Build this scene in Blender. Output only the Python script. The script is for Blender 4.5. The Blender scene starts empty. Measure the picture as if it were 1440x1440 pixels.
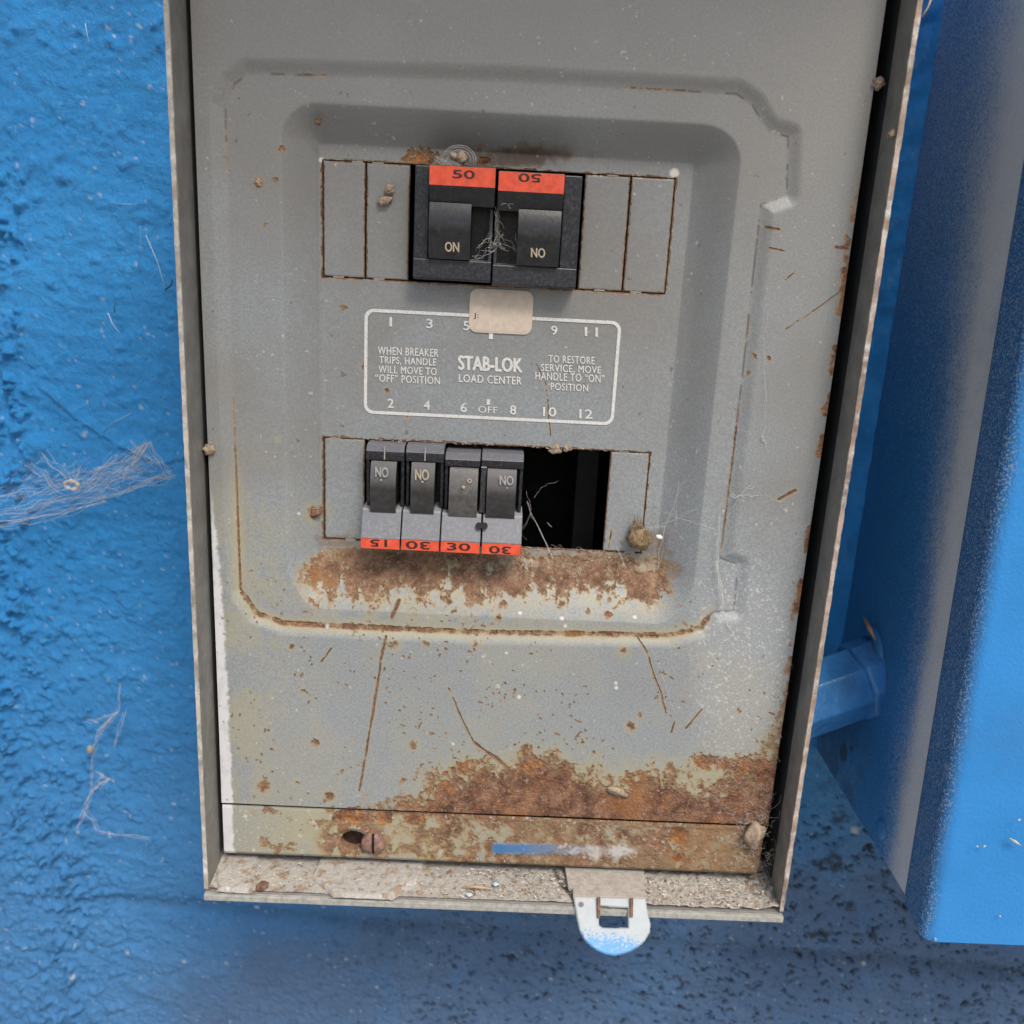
import bpy, bmesh, math, random
import numpy as np
from mathutils import Vector, Matrix, noise as mnoise

random.seed(7); RNG = np.random.default_rng(7)
SC = bpy.context.scene
COL = SC.collection
R = math.radians
ZC = 1.40            # height of the camera above the ground; all sizes below in millimetres

# ------------------------------------------------------------------ camera
YAW, PITCH, ROLL = R(1.1327), R(16.006), R(2.9991)
DIST = 0.296         # camera to the plane of the panel's grey cover
FPX = 1333.0
cam_d = bpy.data.cameras.new('camera'); cam = bpy.data.objects.new('camera', cam_d); COL.objects.link(cam)
SC.camera = cam
cam_d.sensor_width = 36.0; cam_d.lens = FPX/1440*36.0
cam_d.clip_start = 0.005; cam_d.clip_end = 200
cy, sy, cp, sp, cr, sr = math.cos(YAW), math.sin(YAW), math.cos(PITCH), math.sin(PITCH), math.cos(ROLL), math.sin(ROLL)
FV = np.array([sy*cp, cy*cp, -sp]); r0 = np.array([cy, -sy, 0.0]); u0 = np.cross(r0, FV)
RV = cr*r0 + sr*u0; UV = -sr*r0 + cr*u0
cam.matrix_world = Matrix(((RV[0], UV[0], -FV[0], 0), (RV[1], UV[1], -FV[1], -DIST), (RV[2], UV[2], -FV[2], ZC), (0, 0, 0, 1)))
cam_d.dof.use_dof = True; cam_d.dof.focus_distance = 0.305; cam_d.dof.aperture_fstop = 15.0

# ------------------------------------------------------------------ world, sun, exposure
SUN_EL, SUN_AZ = R(52), R(22)          # from above, to the right of the camera
w = bpy.data.worlds.new('World'); SC.world = w; w.use_nodes = True
nt = w.node_tree; nt.nodes.clear()
sky = nt.nodes.new('ShaderNodeTexSky'); sky.sky_type = 'NISHITA'; sky.sun_disc = False
sky.sun_elevation = SUN_EL; sky.sun_rotation = R(180) - SUN_AZ
sky.air_density = 1.0; sky.dust_density = 3.0; sky.ozone_density = 1.0
bg = nt.nodes.new('ShaderNodeBackground'); bg.inputs[1].default_value = 0.08
wo = nt.nodes.new('ShaderNodeOutputWorld')
nt.links.new(sky.outputs[0], bg.inputs[0]); nt.links.new(bg.outputs[0], wo.inputs[0])
sd = bpy.data.lights.new('sun', 'SUN'); so = bpy.data.objects.new('sun', sd); COL.objects.link(so)
sd.energy = 1.4; sd.angle = R(20); sd.color = (1.0, 0.95, 0.88)
sdir = Vector((math.sin(SUN_AZ)*math.cos(SUN_EL), -math.cos(SUN_AZ)*math.cos(SUN_EL), math.sin(SUN_EL)))
so.rotation_euler = sdir.to_track_quat('Z', 'Y').to_euler(); so.location = (0.6, -1.5, 3.5)
SC.view_settings.view_transform = 'Standard'; SC.view_settings.look = 'None'
SC.view_settings.exposure = 0.86; SC.view_settings.gamma = 1

# ------------------------------------------------------------------ measuring: photograph pixel -> place (millimetres)
def ray(px, py): return (px-720)/FPX*RV - (py-720)/FPX*UV + FV
def P(px, py, y=0.0):
    d = ray(px, py); v = d*((DIST*1000+y)/d[1]); return float(v[0]), float(y), float(v[2])
def Pz(px, py, z):
    d = ray(px, py); v = d*(z/d[2]); return float(v[0]), float(v[1]-DIST*1000), z
def Px(px, py, x):
    d = ray(px, py); v = d*(x/d[0]); return x, float(v[1]-DIST*1000), float(v[2])
def Ppl(px, py, p0, n):
    d = ray(px, py); o = np.array([0, -DIST*1000, 0.0]); n = np.array(n, float)
    t = ((np.array(p0)-o) @ n)/(d @ n); v = o+d*t; return tuple(float(a) for a in v)
def proj(X, Y, Z):
    Y = Y + DIST*1000
    f = X*FV[0]+Y*FV[1]+Z*FV[2]
    return 720+FPX*(X*RV[0]+Y*RV[1]+Z*RV[2])/f, 720-FPX*(X*UV[0]+Y*UV[1]+Z*UV[2])/f

# ------------------------------------------------------------------ numpy noise
def _hash(i, j, s):
    h = (i.astype(np.int64)*374761393 + j.astype(np.int64)*668265263 + s*1274126177) & 0xffffffff
    h = ((h ^ (h >> 13))*1103515245) & 0xffffffff
    h = ((h ^ (h >> 16))*2654435761) & 0xffffffff
    return ((h ^ (h >> 15)) & 0xffffff)/float(0xffffff)
def vn(x, y, s=0):
    xi = np.floor(x); yi = np.floor(y); fx = x-xi; fy = y-yi
    fx = fx*fx*fx*(fx*(fx*6-15)+10); fy = fy*fy*fy*(fy*(fy*6-15)+10)
    a = _hash(xi, yi, s); b = _hash(xi+1, yi, s); c = _hash(xi, yi+1, s); d = _hash(xi+1, yi+1, s)
    return a+(b-a)*fx+(c-a)*fy+(a-b-c+d)*fx*fy
def fbm(x, y, f, o=4, s=0, g=0.5):
    t = 0; a = 1.0; n = 0
    for k in range(o):
        c, q = math.cos(k*1.1+s), math.sin(k*1.1+s)
        t = t+a*vn((x*c-y*q)*f+17.3*k, (x*q+y*c)*f-9.1*k, s+k*7); n += a; a *= g; f *= 2.03
    return t/n
def sst(a, b, x):
    t = np.clip((x-a)/(b-a), 0, 1); return t*t*(3-2*t)
def segd(u, v, pts):
    """distance to a polyline and the running share along it"""
    best = np.full(u.shape, 1e9); tt = np.zeros(u.shape); n = len(pts)-1
    for k in range(n):
        (ax, ay), (bx, by) = pts[k][:2], pts[k+1][:2]
        dx, dy = bx-ax, by-ay; L = dx*dx+dy*dy+1e-9
        t = np.clip(((u-ax)*dx+(v-ay)*dy)/L, 0, 1)
        d = np.hypot(u-ax-t*dx, v-ay-t*dy); m = d < best
        best = np.where(m, d, best); tt = np.where(m, (k+t)/n, tt)
    return best, tt
def insd(u, v, pts):
    """signed distance to a polygon, negative inside"""
    d, _ = segd(u, v, list(pts)+[pts[0]]); ins = np.zeros(u.shape, bool); n = len(pts)
    for k in range(n):
        (ax, ay), (bx, by) = pts[k][:2], pts[(k+1) % n][:2]
        if ay == by: continue
        c = ((ay > v) != (by > v)) & (u < (bx-ax)*(v-ay)/(by-ay)+ax); ins ^= c
    return np.where(ins, -d, d)

# ------------------------------------------------------------------ objects
def tag(o, label=None, cat=None, group=None, kind=None):
    if label: o['label'] = label
    if cat: o['category'] = cat
    if group: o['group'] = group
    if kind: o['kind'] = kind
    return o
def empty(name, x, y, z):
    o = bpy.data.objects.new(name, None); o.empty_display_size = 0.02
    o.location = (x/1000, y/1000, z/1000+ZC); COL.objects.link(o); return o
ORG = {}
def wloc(o):
    v = Vector((0, 0, 0))
    while o: v += o.location; o = o.parent
    return v
def link(name, me, mat, parent=None, smooth=False):
    """me holds world coordinates in metres; the object's origin goes to the middle of the mesh"""
    n = len(me.vertices); co = np.empty(n*3, np.float32); me.vertices.foreach_get('co', co); co = co.reshape(-1, 3)
    c = (co.min(0)+co.max(0))/2; co -= c; me.vertices.foreach_set('co', co.ravel())
    o = bpy.data.objects.new(name, me); COL.objects.link(o)
    base = wloc(parent) if parent else Vector((0, 0, 0))
    if parent: o.parent = parent
    o.location = Vector([float(a) for a in c])-base
    if mat: me.materials.append(mat)
    if smooth: me.polygons.foreach_set('use_smooth', [True]*len(me.polygons))
    me.update(); return o
def mesh_obj(name, V, F, mat, parent=None, smooth=False, bevel=0, seg=2):
    me = bpy.data.meshes.new(name)
    V = [(x/1000, y/1000, z/1000+ZC) for x, y, z in V]
    me.from_pydata(V, [], F)
    bm = bmesh.new(); bm.from_mesh(me)
    bmesh.ops.recalc_face_normals(bm, faces=bm.faces)
    if bevel:
        ed = [e for e in bm.edges if len(e.link_faces) == 2 and e.calc_face_angle(0) > 0.45]
        bmesh.ops.bevel(bm, geom=ed, offset=bevel/1000, segments=seg, affect='EDGES', profile=0.5, clamp_overlap=True)
    bm.to_mesh(me); bm.free()
    o = link(name, me, mat, parent, smooth)
    return o
class MB:
    def __init__(s): s.V = []; s.F = []
    def add(s, V, F):
        b = len(s.V); s.V += [tuple(v) for v in V]; s.F += [tuple(i+b for i in f) for f in F]; return s
    def box(s, x0, x1, y0, y1, z0, z1):
        V = [(x, y, z) for x in (x0, x1) for y in (y0, y1) for z in (z0, z1)]
        return s.add(V, [(0, 1, 3, 2), (4, 6, 7, 5), (0, 4, 5, 1), (2, 3, 7, 6), (0, 2, 6, 4), (1, 5, 7, 3)])
    def prism(s, prof, x0, x1):
        """profile of (y, z) points swept along x"""
        n = len(prof); V = [(x0, y, z) for y, z in prof]+[(x1, y, z) for y, z in prof]
        return s.add(V, [tuple(range(n)), tuple(range(2*n-1, n-1, -1))]+[(i, (i+1) % n, n+(i+1) % n, n+i) for i in range(n)])
    def poly(s, pts, off):
        n = len(pts); V = list(pts)+[(p[0]+off[0], p[1]+off[1], p[2]+off[2]) for p in pts]
        return s.add(V, [tuple(range(n)), tuple(range(2*n-1, n-1, -1))]+[(i, (i+1) % n, n+(i+1) % n, n+i) for i in range(n)])
    def tube(s, pts, rad, n=6, cap=True):
        pts = [np.array(p, float) for p in pts]; m = len(pts); V = []
        rad = rad if hasattr(rad, '__len__') else [rad]*m
        ref = np.array([0.31, 0.87, 0.41])
        for i, p in enumerate(pts):
            t = pts[min(i+1, m-1)]-pts[max(i-1, 0)]; t = t/(np.linalg.norm(t)+1e-9)
            a = np.cross(t, ref); a /= np.linalg.norm(a)+1e-9; b = np.cross(t, a)
            V += [tuple(p+rad[i]*(math.cos(k*2*math.pi/n)*a+math.sin(k*2*math.pi/n)*b)) for k in range(n)]
        F = [(i*n+k, i*n+(k+1) % n, (i+1)*n+(k+1) % n, (i+1)*n+k) for i in range(m-1) for k in range(n)]
        if cap: F += [tuple(range(n-1, -1, -1)), tuple(range((m-1)*n, m*n))]
        return s.add(V, F)
    def build(s, name, mat, parent=None, smooth=False, bevel=0, seg=2):
        return mesh_obj(name, s.V, s.F, mat, parent, smooth, bevel, seg)
def set_attr(me, name, arr):
    a = me.attributes.new(name, 'FLOAT_COLOR', 'POINT')
    arr = np.ascontiguousarray(np.clip(arr, 0, 1), dtype=np.float32); a.data.foreach_set('color', arr.ravel())
def grid_mesh(name, X, Y, Z, keep, attrs):
    """2-D arrays of coordinates (mm) -> mesh of quads; keep: mask of the cells"""
    nz, nx = X.shape
    idx = np.arange(nz*nx).reshape(nz, nx)
    q = np.stack([idx[:-1, :-1], idx[:-1, 1:], idx[1:, 1:], idx[1:, :-1]], -1)
    if keep is not None: q = q[keep]
    q = q.reshape(-1, 4)
    used = np.unique(q); remap = np.full(nz*nx, -1, np.int64); remap[used] = np.arange(len(used)); q = remap[q]
    co = np.stack([X.ravel()[used]/1000, Y.ravel()[used]/1000, Z.ravel()[used]/1000+ZC], -1).astype(np.float32)
    me = bpy.data.meshes.new(name)
    me.vertices.add(len(co)); me.vertices.foreach_set('co', co.ravel())
    me.loops.add(q.size); me.loops.foreach_set('vertex_index', q.ravel().astype(np.int32))
    me.polygons.add(len(q)); me.polygons.foreach_set('loop_start', np.arange(0, q.size, 4, dtype=np.int32))
    me.update(calc_edges=True)
    for k, a in attrs.items(): set_attr(me, k, a.reshape(-1, 4)[used])
    me.polygons.foreach_set('use_smooth', [True]*len(me.polygons))
    return me
def tex_text(s, box, y, mat, parent, name='printing', flip=False, bold=0.0, depth=0.06, spacing=1.0, tilt=None):
    """flat lettering laid on the plane y; box = photograph corners (left, top, right, bottom) the words fill"""
    cu = bpy.data.curves.new('t', 'FONT'); cu.body = s; cu.size = 1; cu.resolution_u = 3
    cu.space_character = spacing
    ob = bpy.data.objects.new('t', cu); COL.objects.link(ob)
    dg = bpy.context.evaluated_depsgraph_get(); me = bpy.data.meshes.new_from_object(ob.evaluated_get(dg))
    bpy.data.objects.remove(ob); bpy.data.curves.remove(cu)
    n = len(me.vertices); co = np.empty(n*3, np.float32); me.vertices.foreach_get('co', co); co = co.reshape(-1, 3)
    if flip: co[:, :2] *= -1
    a = co.min(0); b = co.max(0); t = (co-a)/(np.maximum(b-a, 1e-6))
    l, tp, r_, bt = box; g = 0.045*(r_-l) if tilt is None else tilt
    A = np.array(P(l, bt-g/2, y)); B = np.array(P(r_, bt+g/2, y)); C = np.array(P(l, tp-g/2, y)); D = np.array(P(r_, tp+g/2, y))
    s_, q_ = t[:, :1], t[:, 1:2]
    W = (A*(1-s_)+B*s_)*(1-q_)+(C*(1-s_)+D*s_)*q_
    W[:, 1] = y
    W = W/1000; W[:, 2] += ZC
    # heavier lettering: the sheet is laid down again, a hair to the side and a hair prouder each time
    hgt = abs(C[2]-A[2])/1000; F = [tuple(p.vertices) for p in me.polygons]; n = len(W)
    sh_ = [(0, 0)] if not bold else [(0, 0), (bold*hgt, 0), (-bold*hgt, 0), (0, bold*hgt*.7), (0, -bold*hgt*.7)]
    VV = []; FF = []
    for k, (dx, dz) in enumerate(sh_):
        VV += [(float(q[0]+dx), float(q[1]-k*.012/1000), float(q[2]+dz)) for q in W]; FF += [tuple(i+k*n for i in f) for f in F]
    bpy.data.meshes.remove(me); me = bpy.data.meshes.new(name); me.from_pydata(VV, [], FF); me.update()
    return link(name, me, mat, parent)

# ------------------------------------------------------------------ materials
def mat(name):
    m = bpy.data.materials.new(name); m.use_nodes = True; t = m.node_tree; t.nodes.clear()
    o = t.nodes.new('ShaderNodeOutputMaterial'); b = t.nodes.new('ShaderNodeBsdfPrincipled')
    t.links.new(b.outputs[0], o.inputs[0]); return m, t, b
class G:
    """short hand for building shader graphs"""
    def __init__(s, t): s.t = t; s.tc = None
    def N(s, k, **kw):
        n = s.t.nodes.new(k)
        for a, v in kw.items(): setattr(n, a, v)
        return n
    def L(s, a, b):
        if hasattr(a, 'is_output') or isinstance(a, bpy.types.NodeSocket): s.t.links.new(a, b)
        else: b.default_value = a
    def pos(s):
        if not s.tc: s.tc = s.N('ShaderNodeNewGeometry')
        return s.tc.outputs['Position']
    def noise(s, scale, detail=3, rough=0.55, vec=None, dist=0.0):
        n = s.N('ShaderNodeTexNoise'); n.inputs['Scale'].default_value = scale; n.inputs['Detail'].default_value = detail
        n.inputs['Roughness'].default_value = rough; n.inputs['Distortion'].default_value = dist
        s.L(vec or s.pos(), n.inputs['Vector']); return n.outputs['Fac']
    def voro(s, scale, feat='F1', rnd=1.0):
        n = s.N('ShaderNodeTexVoronoi'); n.feature = feat; n.inputs['Scale'].default_value = scale
        n.inputs['Randomness'].default_value = rnd
        s.L(s.pos(), n.inputs['Vector']); return n.outputs['Distance']
    def math(s, op, a, b=0.0, clamp=False):
        n = s.N('ShaderNodeMath', operation=op, use_clamp=clamp); s.L(a, n.inputs[0]); s.L(b, n.inputs[1]); return n.outputs[0]
    def rng(s, v, a, b, c=0.0, d=1.0):
        n = s.N('ShaderNodeMapRange', interpolation_type='SMOOTHSTEP'); s.L(v, n.inputs[0])
        for i, q in enumerate((a, b, c, d)): n.inputs[i+1].default_value = q
        return n.outputs[0]
    def mix(s, f, a, b, blend='MIX'):
        n = s.N('ShaderNodeMix', data_type='RGBA', blend_type=blend)
        s.L(f, n.inputs[0])
        for v, i in ((a, 6), (b, 7)):
            if isinstance(v, tuple): v = (*v[:3], 1.0)
            s.L(v, n.inputs[i])
        return n.outputs[2]
    def mixf(s, f, a, b):
        n = s.N('ShaderNodeMix', data_type='FLOAT'); s.L(f, n.inputs[0]); s.L(a, n.inputs[2]); s.L(b, n.inputs[3]); return n.outputs[0]
    def ramp(s, v, stops):
        n = s.N('ShaderNodeValToRGB'); e = n.color_ramp.elements
        while len(e) < len(stops): e.new(0.5)
        for k, (p, c) in enumerate(stops): e[k].position = p; e[k].color = (*c, 1)
        s.L(v, n.inputs[0]); return n.outputs[0]
    def attr(s, name):
        n = s.N('ShaderNodeAttribute', attribute_name=name); sp_ = s.N('ShaderNodeSeparateColor')
        s.t.links.new(n.outputs['Color'], sp_.inputs[0]); return sp_.outputs[0], sp_.outputs[1], sp_.outputs[2], n.outputs['Alpha']
    def bump(s, h, dist, strength=1.0, prev=None):
        n = s.N('ShaderNodeBump'); n.inputs['Strength'].default_value = strength; n.inputs['Distance'].default_value = dist
        s.L(h, n.inputs['Height'])
        if prev: s.L(prev, n.inputs['Normal'])
        return n.outputs[0]

def rust_colour(g):
    n1 = g.noise(150, 6, 0.68); n2 = g.noise(520, 5, 0.7); n3 = g.noise(40, 4, 0.6); n4 = g.noise(1500, 3, 0.6)
    c = g.ramp(n1, [(0.30, (0.065, 0.026, 0.018)), (0.43, (0.16, 0.070, 0.041)), (0.55, (0.29, 0.145, 0.085)), (0.70, (0.42, 0.26, 0.17))])
    c = g.mix(g.rng(n2, 0.53, 0.68), c, (0.44, 0.28, 0.18))
    c = g.mix(g.math('MULTIPLY', g.rng(n2, 0.44, 0.32), 0.85), c, (0.055, 0.026, 0.022))
    c = g.mix(g.math('MULTIPLY', g.rng(n3, 0.50, 0.64), 0.6), c, (0.40, 0.17, 0.055))
    c = g.mix(g.math('MULTIPLY', g.rng(n4, 0.60, 0.70), 0.5), c, (0.55, 0.42, 0.32))
    return c

def grey_sheet(name, base=(0.31, 0.33, 0.335), base2=(0.255, 0.243, 0.220), rough=0.36):
    """painted sheet steel; rust, stains, overspray come from the masks ma and mb of the mesh"""
    m, t, b = mat(name); g = G(t)
    rust, yel, dark, white = g.attr('ma'); blue, org, grime, fleck = g.attr('mb')
    sx = g.N('ShaderNodeSeparateXYZ'); g.L(g.pos(), sx.inputs[0])      # pale sheen low down and brown shade higher up, painted into the colour
    c = g.mix(g.rng(g.math('ADD', g.noise(18, 4), g.math('MULTIPLY', g.math('SUBTRACT', sx.outputs[2], ZC-.06), 2.4)), 0.28, 0.80), base, base2)
    c = g.mix(g.math('MULTIPLY', g.rng(g.noise(1400, 2), 0.35, 0.65), 0.5), c, tuple(0.6*q for q in base))
    c = g.mix(g.math('MULTIPLY', g.rng(g.noise(500, 2), 0.70, 0.78), 0.3), c, (0.5, 0.5, 0.47))
    c = g.mix(g.math('MULTIPLY', g.rng(g.noise(330, 2), 0.72, 0.76), 0.55), c, (0.10, 0.08, 0.06))
    c = g.mix(yel, c, g.mix(g.noise(90, 4), (0.43, 0.41, 0.27), (0.36, 0.29, 0.15)))
    c = g.mix(grime, c, g.mix(g.noise(300, 3), (0.12, 0.09, 0.065), (0.30, 0.25, 0.20)))
    rust0 = rust
    rust = g.math('MULTIPLY', rust, g.rng(g.math('ADD', rust, g.math('MULTIPLY', g.math('SUBTRACT', g.noise(480, 5, 0.75), 0.5), 2.4)), 0.05, 0.85), clamp=True)
    c = g.mix(g.math('MULTIPLY', g.rng(rust0, 0.0, 0.40), 0.65), c, g.mix(g.noise(200, 4), (0.40, 0.28, 0.12), (0.36, 0.19, 0.075)))
    rc = rust_colour(g)
    rc = g.mix(g.math('MULTIPLY', org, g.rng(g.noise(260, 4, 0.7), 0.40, 0.60)), rc, g.mix(g.rng(g.noise(420, 5, 0.7), 0.35, 0.65), (0.60, 0.24, 0.055), (0.22, 0.085, 0.035)))
    c = g.mix(rust, c, rc)
    c = g.mix(blue, c, (0.05, 0.17, 0.38))
    c = g.mix(white, c, (0.68, 0.675, 0.68))
    c = g.mix(dark, c, (0.045, 0.02, 0.012))
    c = g.mix(fleck, c, (0.66, 0.62, 0.54))
    g.L(c, b.inputs['Base Color'])
    rr = g.math('ADD', g.mixf(rust, rough, 0.92), g.math('MULTIPLY', g.math('MAXIMUM', white, grime), 0.3), clamp=True)
    g.L(rr, b.inputs['Roughness'])
    h = g.math('MULTIPLY', g.math('MULTIPLY', g.noise(900, 4, 0.7), rust), 1.0)
    n = g.bump(h, 0.0014, 1.0)
    n = g.bump(g.noise(1600, 2), 0.00012, 0.5, n)
    g.L(n, b.inputs['Normal'])
    return m
M_COVER = grey_sheet('grey enamelled steel, rusted')
M_STRIP = grey_sheet('grey enamelled steel, worn', (0.36, 0.36, 0.31), (0.30, 0.27, 0.2), 0.5)
M_TRAY = grey_sheet('galvanised sheet under dust', (0.44, 0.41, 0.36), (0.33, 0.30, 0.26), 0.85)

def simple(name, col, rough=0.5, var=0.25, scale=300, metal=0.0, dust=0.0, dustcol=(0.45, 0.43, 0.40), bump=0.0, up=0.0):
    m, t, b = mat(name); g = G(t)
    c = g.mix(g.rng(g.noise(scale, 4), 0.3, 0.7), tuple(q*(1-var) for q in col), tuple(q*(1+var) for q in col))
    if dust:
        d = g.math('MULTIPLY', g.rng(g.noise(scale*2.2, 5, 0.7), 0.42, 0.78), dust)
        if up:
            n = g.N('ShaderNodeSeparateXYZ'); g.pos(); g.L(g.tc.outputs['Normal'], n.inputs[0])
            d = g.math('ADD', d, g.math('MULTIPLY', g.math('MAXIMUM', n.outputs[2], 0.0), up), clamp=True)
        c = g.mix(d, c, dustcol)
    g.L(c, b.inputs['Base Color']); b.inputs['Roughness'].default_value = rough; b.inputs['Metallic'].default_value = metal
    if bump: g.L(g.bump(g.noise(scale*3, 3), bump, 0.7), b.inputs['Normal'])
    return m
M_SHELL = simple('grey box paint', (0.20, 0.193, 0.175), 0.55, 0.15, 120, dust=0.35, dustcol=(0.4, 0.37, 0.32), bump=0.0001)
M_EDGE = simple('chipped cream edge', (0.38, 0.34, 0.28), 0.7, 0.35, 110, dust=0.8, dustcol=(0.80, 0.79, 0.75), bump=0.0003)
M_EDGE_R = simple('rusty cream edge', (0.34, 0.25, 0.19), 0.8, 0.4, 90, dust=1.0, dustcol=(0.66, 0.64, 0.58), bump=0.0003)
M_LIP = simple('dusty grey lip', (0.36, 0.35, 0.31), 0.8, 0.2, 500, dust=0.6, dustcol=(0.52, 0.50, 0.44), bump=0.0003)
M_UP = simple('deep black handle', (0.016, 0.016, 0.017), 0.30, 0.2, 300, dust=0.16, dustcol=(0.16, 0.15, 0.14), bump=0.00005)
M_WORN = simple('grey worn handle', (0.085, 0.080, 0.075), 0.4, 0.3, 300, dust=0.35, dustcol=(0.26, 0.24, 0.22), bump=0.00006, up=0.6)
M_BLACK = simple('black bakelite', (0.012, 0.013, 0.016), 0.36, 0.2, 420, dust=0.26, dustcol=(0.22, 0.22, 0.24), bump=0.00005, up=0.75)
M_HANDLE = simple('worn black handle', (0.03, 0.028, 0.027), 0.24, 0.2, 200, dust=0.08, dustcol=(0.36, 0.34, 0.33), bump=0.00004, up=0.75)  # paler upward faces: highlight on the handle put into its colour
M_BLOCK = simple('dusty black block', (0.03, 0.031, 0.033), 0.40, 0.15, 420, dust=0.25, dustcol=(0.38, 0.385, 0.41), bump=0.00005, up=1.0)
M_RED = simple('red rating label', (0.76, 0.085, 0.030), 0.5, 0.15, 420, dust=0.5, dustcol=(0.55, 0.16, 0.12))
M_INK = simple('black ink', (0.02, 0.016, 0.014), 0.6, 0.1, dust=0.25, dustcol=(0.35, 0.05, 0.03))
M_WHITE = simple('white print', (0.72, 0.70, 0.66), 0.6, 0.06, 900, dust=0.95, dustcol=(0.42, 0.42, 0.40))
M_GOLD = simple('worn gold print', (0.46, 0.38, 0.27), 0.6, 0.2, 900, dust=0.5, dustcol=(0.35, 0.3, 0.24))
M_GREYPRINT = simple('worn grey print', (0.36, 0.35, 0.33), 0.6, 0.2, 900, dust=0.5, dustcol=(0.28, 0.27, 0.25))
M_PAPER = simple('aged paper sticker', (0.62, 0.51, 0.40), 0.85, 0.07, 500, dust=0.5, dustcol=(0.70, 0.62, 0.52), bump=0.00008)
M_SCREW = simple('rusty screw', (0.24, 0.13, 0.10), 0.6, 0.4, 500, dust=0.5, dustcol=(0.42, 0.30, 0.25), bump=0.0002)
M_DARK = simple('dark inside', (0.02, 0.018, 0.016), 0.9, 0.1)
M_GAPSHADE = simple('painted shade inside the box', (0.018, 0.019, 0.016), 0.95, 0.3, 200)
M_RAIL = simple('inner rail', (0.03, 0.028, 0.026), 0.7, 0.1)
M_RAWRUST = simple('rusty cut edge', (0.18, 0.09, 0.055), 0.9, 0.4, 500, dust=0.6, dustcol=(0.36, 0.24, 0.16), bump=0.0003)
M_CLOD = simple('dry mud', (0.36, 0.27, 0.19), 0.95, 0.35, 600, dust=0.5, dustcol=(0.52, 0.43, 0.33), bump=0.0006)
M_CHIP = simple('dark crumbs', (0.20, 0.15, 0.11), 0.95, 0.5, 700)
M_CHIP2 = simple('pale crumbs', (0.55, 0.50, 0.43), 0.95, 0.3, 700)
M_SILK = simple('spider silk', (0.62, 0.60, 0.56), 0.7, 0.1)
M_SILKB = simple('dusty spider silk', (0.60, 0.55, 0.48), 0.8, 0.2)
M_WHITEBIT = simple('white crumb', (0.85, 0.82, 0.76), 0.7, 0.05)
M_COCOON = simple('silk cocoon', (0.40, 0.30, 0.21), 0.9, 0.3, 700, dust=0.6, dustcol=(0.56, 0.45, 0.33), bump=0.0010)
M_POUCH = simple('brown pouch', (0.22, 0.15, 0.08), 0.9, 0.4, 600, dust=0.6, dustcol=(0.40, 0.31, 0.19), bump=0.0006)
M_BACK = simple('dark rust behind', (0.07, 0.04, 0.025), .95, .4, 400)
M_STRAW = simple('dry straw', (0.50, 0.36, 0.22), 0.8, 0.2)
M_GROUND = simple('concrete ground', (0.36, 0.35, 0.33), 0.8, 0.12, 6, dust=0.3, dustcol=(0.42, 0.41, 0.38), bump=0.002)

# blue masonry paint
m, t, b = mat('blue masonry paint'); g = G(t); M_WALL = m
grime, chip, rough_, grey_ = g.attr('ma')
c = g.mix(g.rng(g.noise(14, 4), 0.3, 0.7), (0.028, 0.275, 0.66), (0.043, 0.335, 0.76))
c = g.mix(g.rng(g.noise(230, 4), 0.6, 0.8), c, (0.08, 0.42, 0.78))
c = g.mix(grey_, c, g.mix(g.noise(40, 4), (0.075, 0.155, 0.29), (0.14, 0.245, 0.42)))
c = g.mix(g.math('MULTIPLY', g.rng(g.noise(330, 5, 0.7), 0.55, 0.70), 0.45), c, (0.010, 0.09, 0.27))
c = g.mix(g.math('MULTIPLY', g.rng(g.noise(640, 4, 0.7), 0.60, 0.72), 0.35), c, (0.16, 0.45, 0.78))
c = g.mix(grime, c, (0.018, 0.028, 0.042))
c = g.mix(chip, c, (0.55, 0.62, 0.66))
g.L(c, b.inputs['Base Color']); b.inputs['Roughness'].default_value = 0.22
n = g.bump(g.noise(120, 6, 0.72), 0.0022, 0.7); n = g.bump(g.noise(520, 6, 0.8), 0.0017, 0.85, n); n = g.bump(g.voro(420), 0.0004, 0.4, n); g.L(n, b.inputs['Normal'])

# blue spray paint over grey primer on sheet metal
m, t, b = mat('blue spray paint over primer'); g = G(t); M_CAB = m
pr, spk, dk, bl = g.attr('ma')
gr = g.noise(1500, 3, 0.7)
c = g.mix(g.rng(g.noise(30, 3), 0.3, 0.7), (0.024, 0.225, 0.56), (0.031, 0.25, 0.62))
c = g.mix(spk, c, (0.018, 0.14, 0.36))
msk = g.rng(g.math('ADD', pr, g.math('MULTIPLY', g.math('SUBTRACT', gr, 0.5), 1.3)), 0.18, 0.92)
c = g.mix(msk, c, g.mix(g.noise(60, 3), (0.74, 0.72, 0.70), (0.84, 0.82, 0.80)))
dots = g.rng(g.noise(1500, 3, 0.6), 0.50, 0.60)
c = g.mix(g.math('MULTIPLY', g.rng(g.noise(420, 4, 0.7), 0.68, 0.76), 0.35), c, (0.25, 0.45, 0.65))
c = g.mix(g.math('MULTIPLY', g.rng(g.noise(25, 5, 0.7), 0.5, 0.75), 0.3), c, (0.05, 0.16, 0.34))
c = g.mix(g.math('MULTIPLY', dots, g.math('MULTIPLY', spk, 0.75)), c, (0.42, 0.52, 0.60))
c = g.mix(dk, c, (0.05, 0.055, 0.05))
c = g.mix(bl, c, (0.40, 0.27, 0.2))
g.L(c, b.inputs['Base Color'])
g.L(g.mixf(spk, 0.38, 0.45), b.inputs['Roughness'])
n = g.bump(g.noise(900, 3), 0.0003, 0.8); n = g.bump(g.noise(60, 2), 0.0009, 0.4, n); g.L(n, b.inputs['Normal'])
M_PIPE = simple('blue painted conduit', (0.045, 0.21, 0.50), 0.3, 0.2, 90, dust=0.35, dustcol=(0.10, 0.26, 0.48), bump=0.0008)
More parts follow.
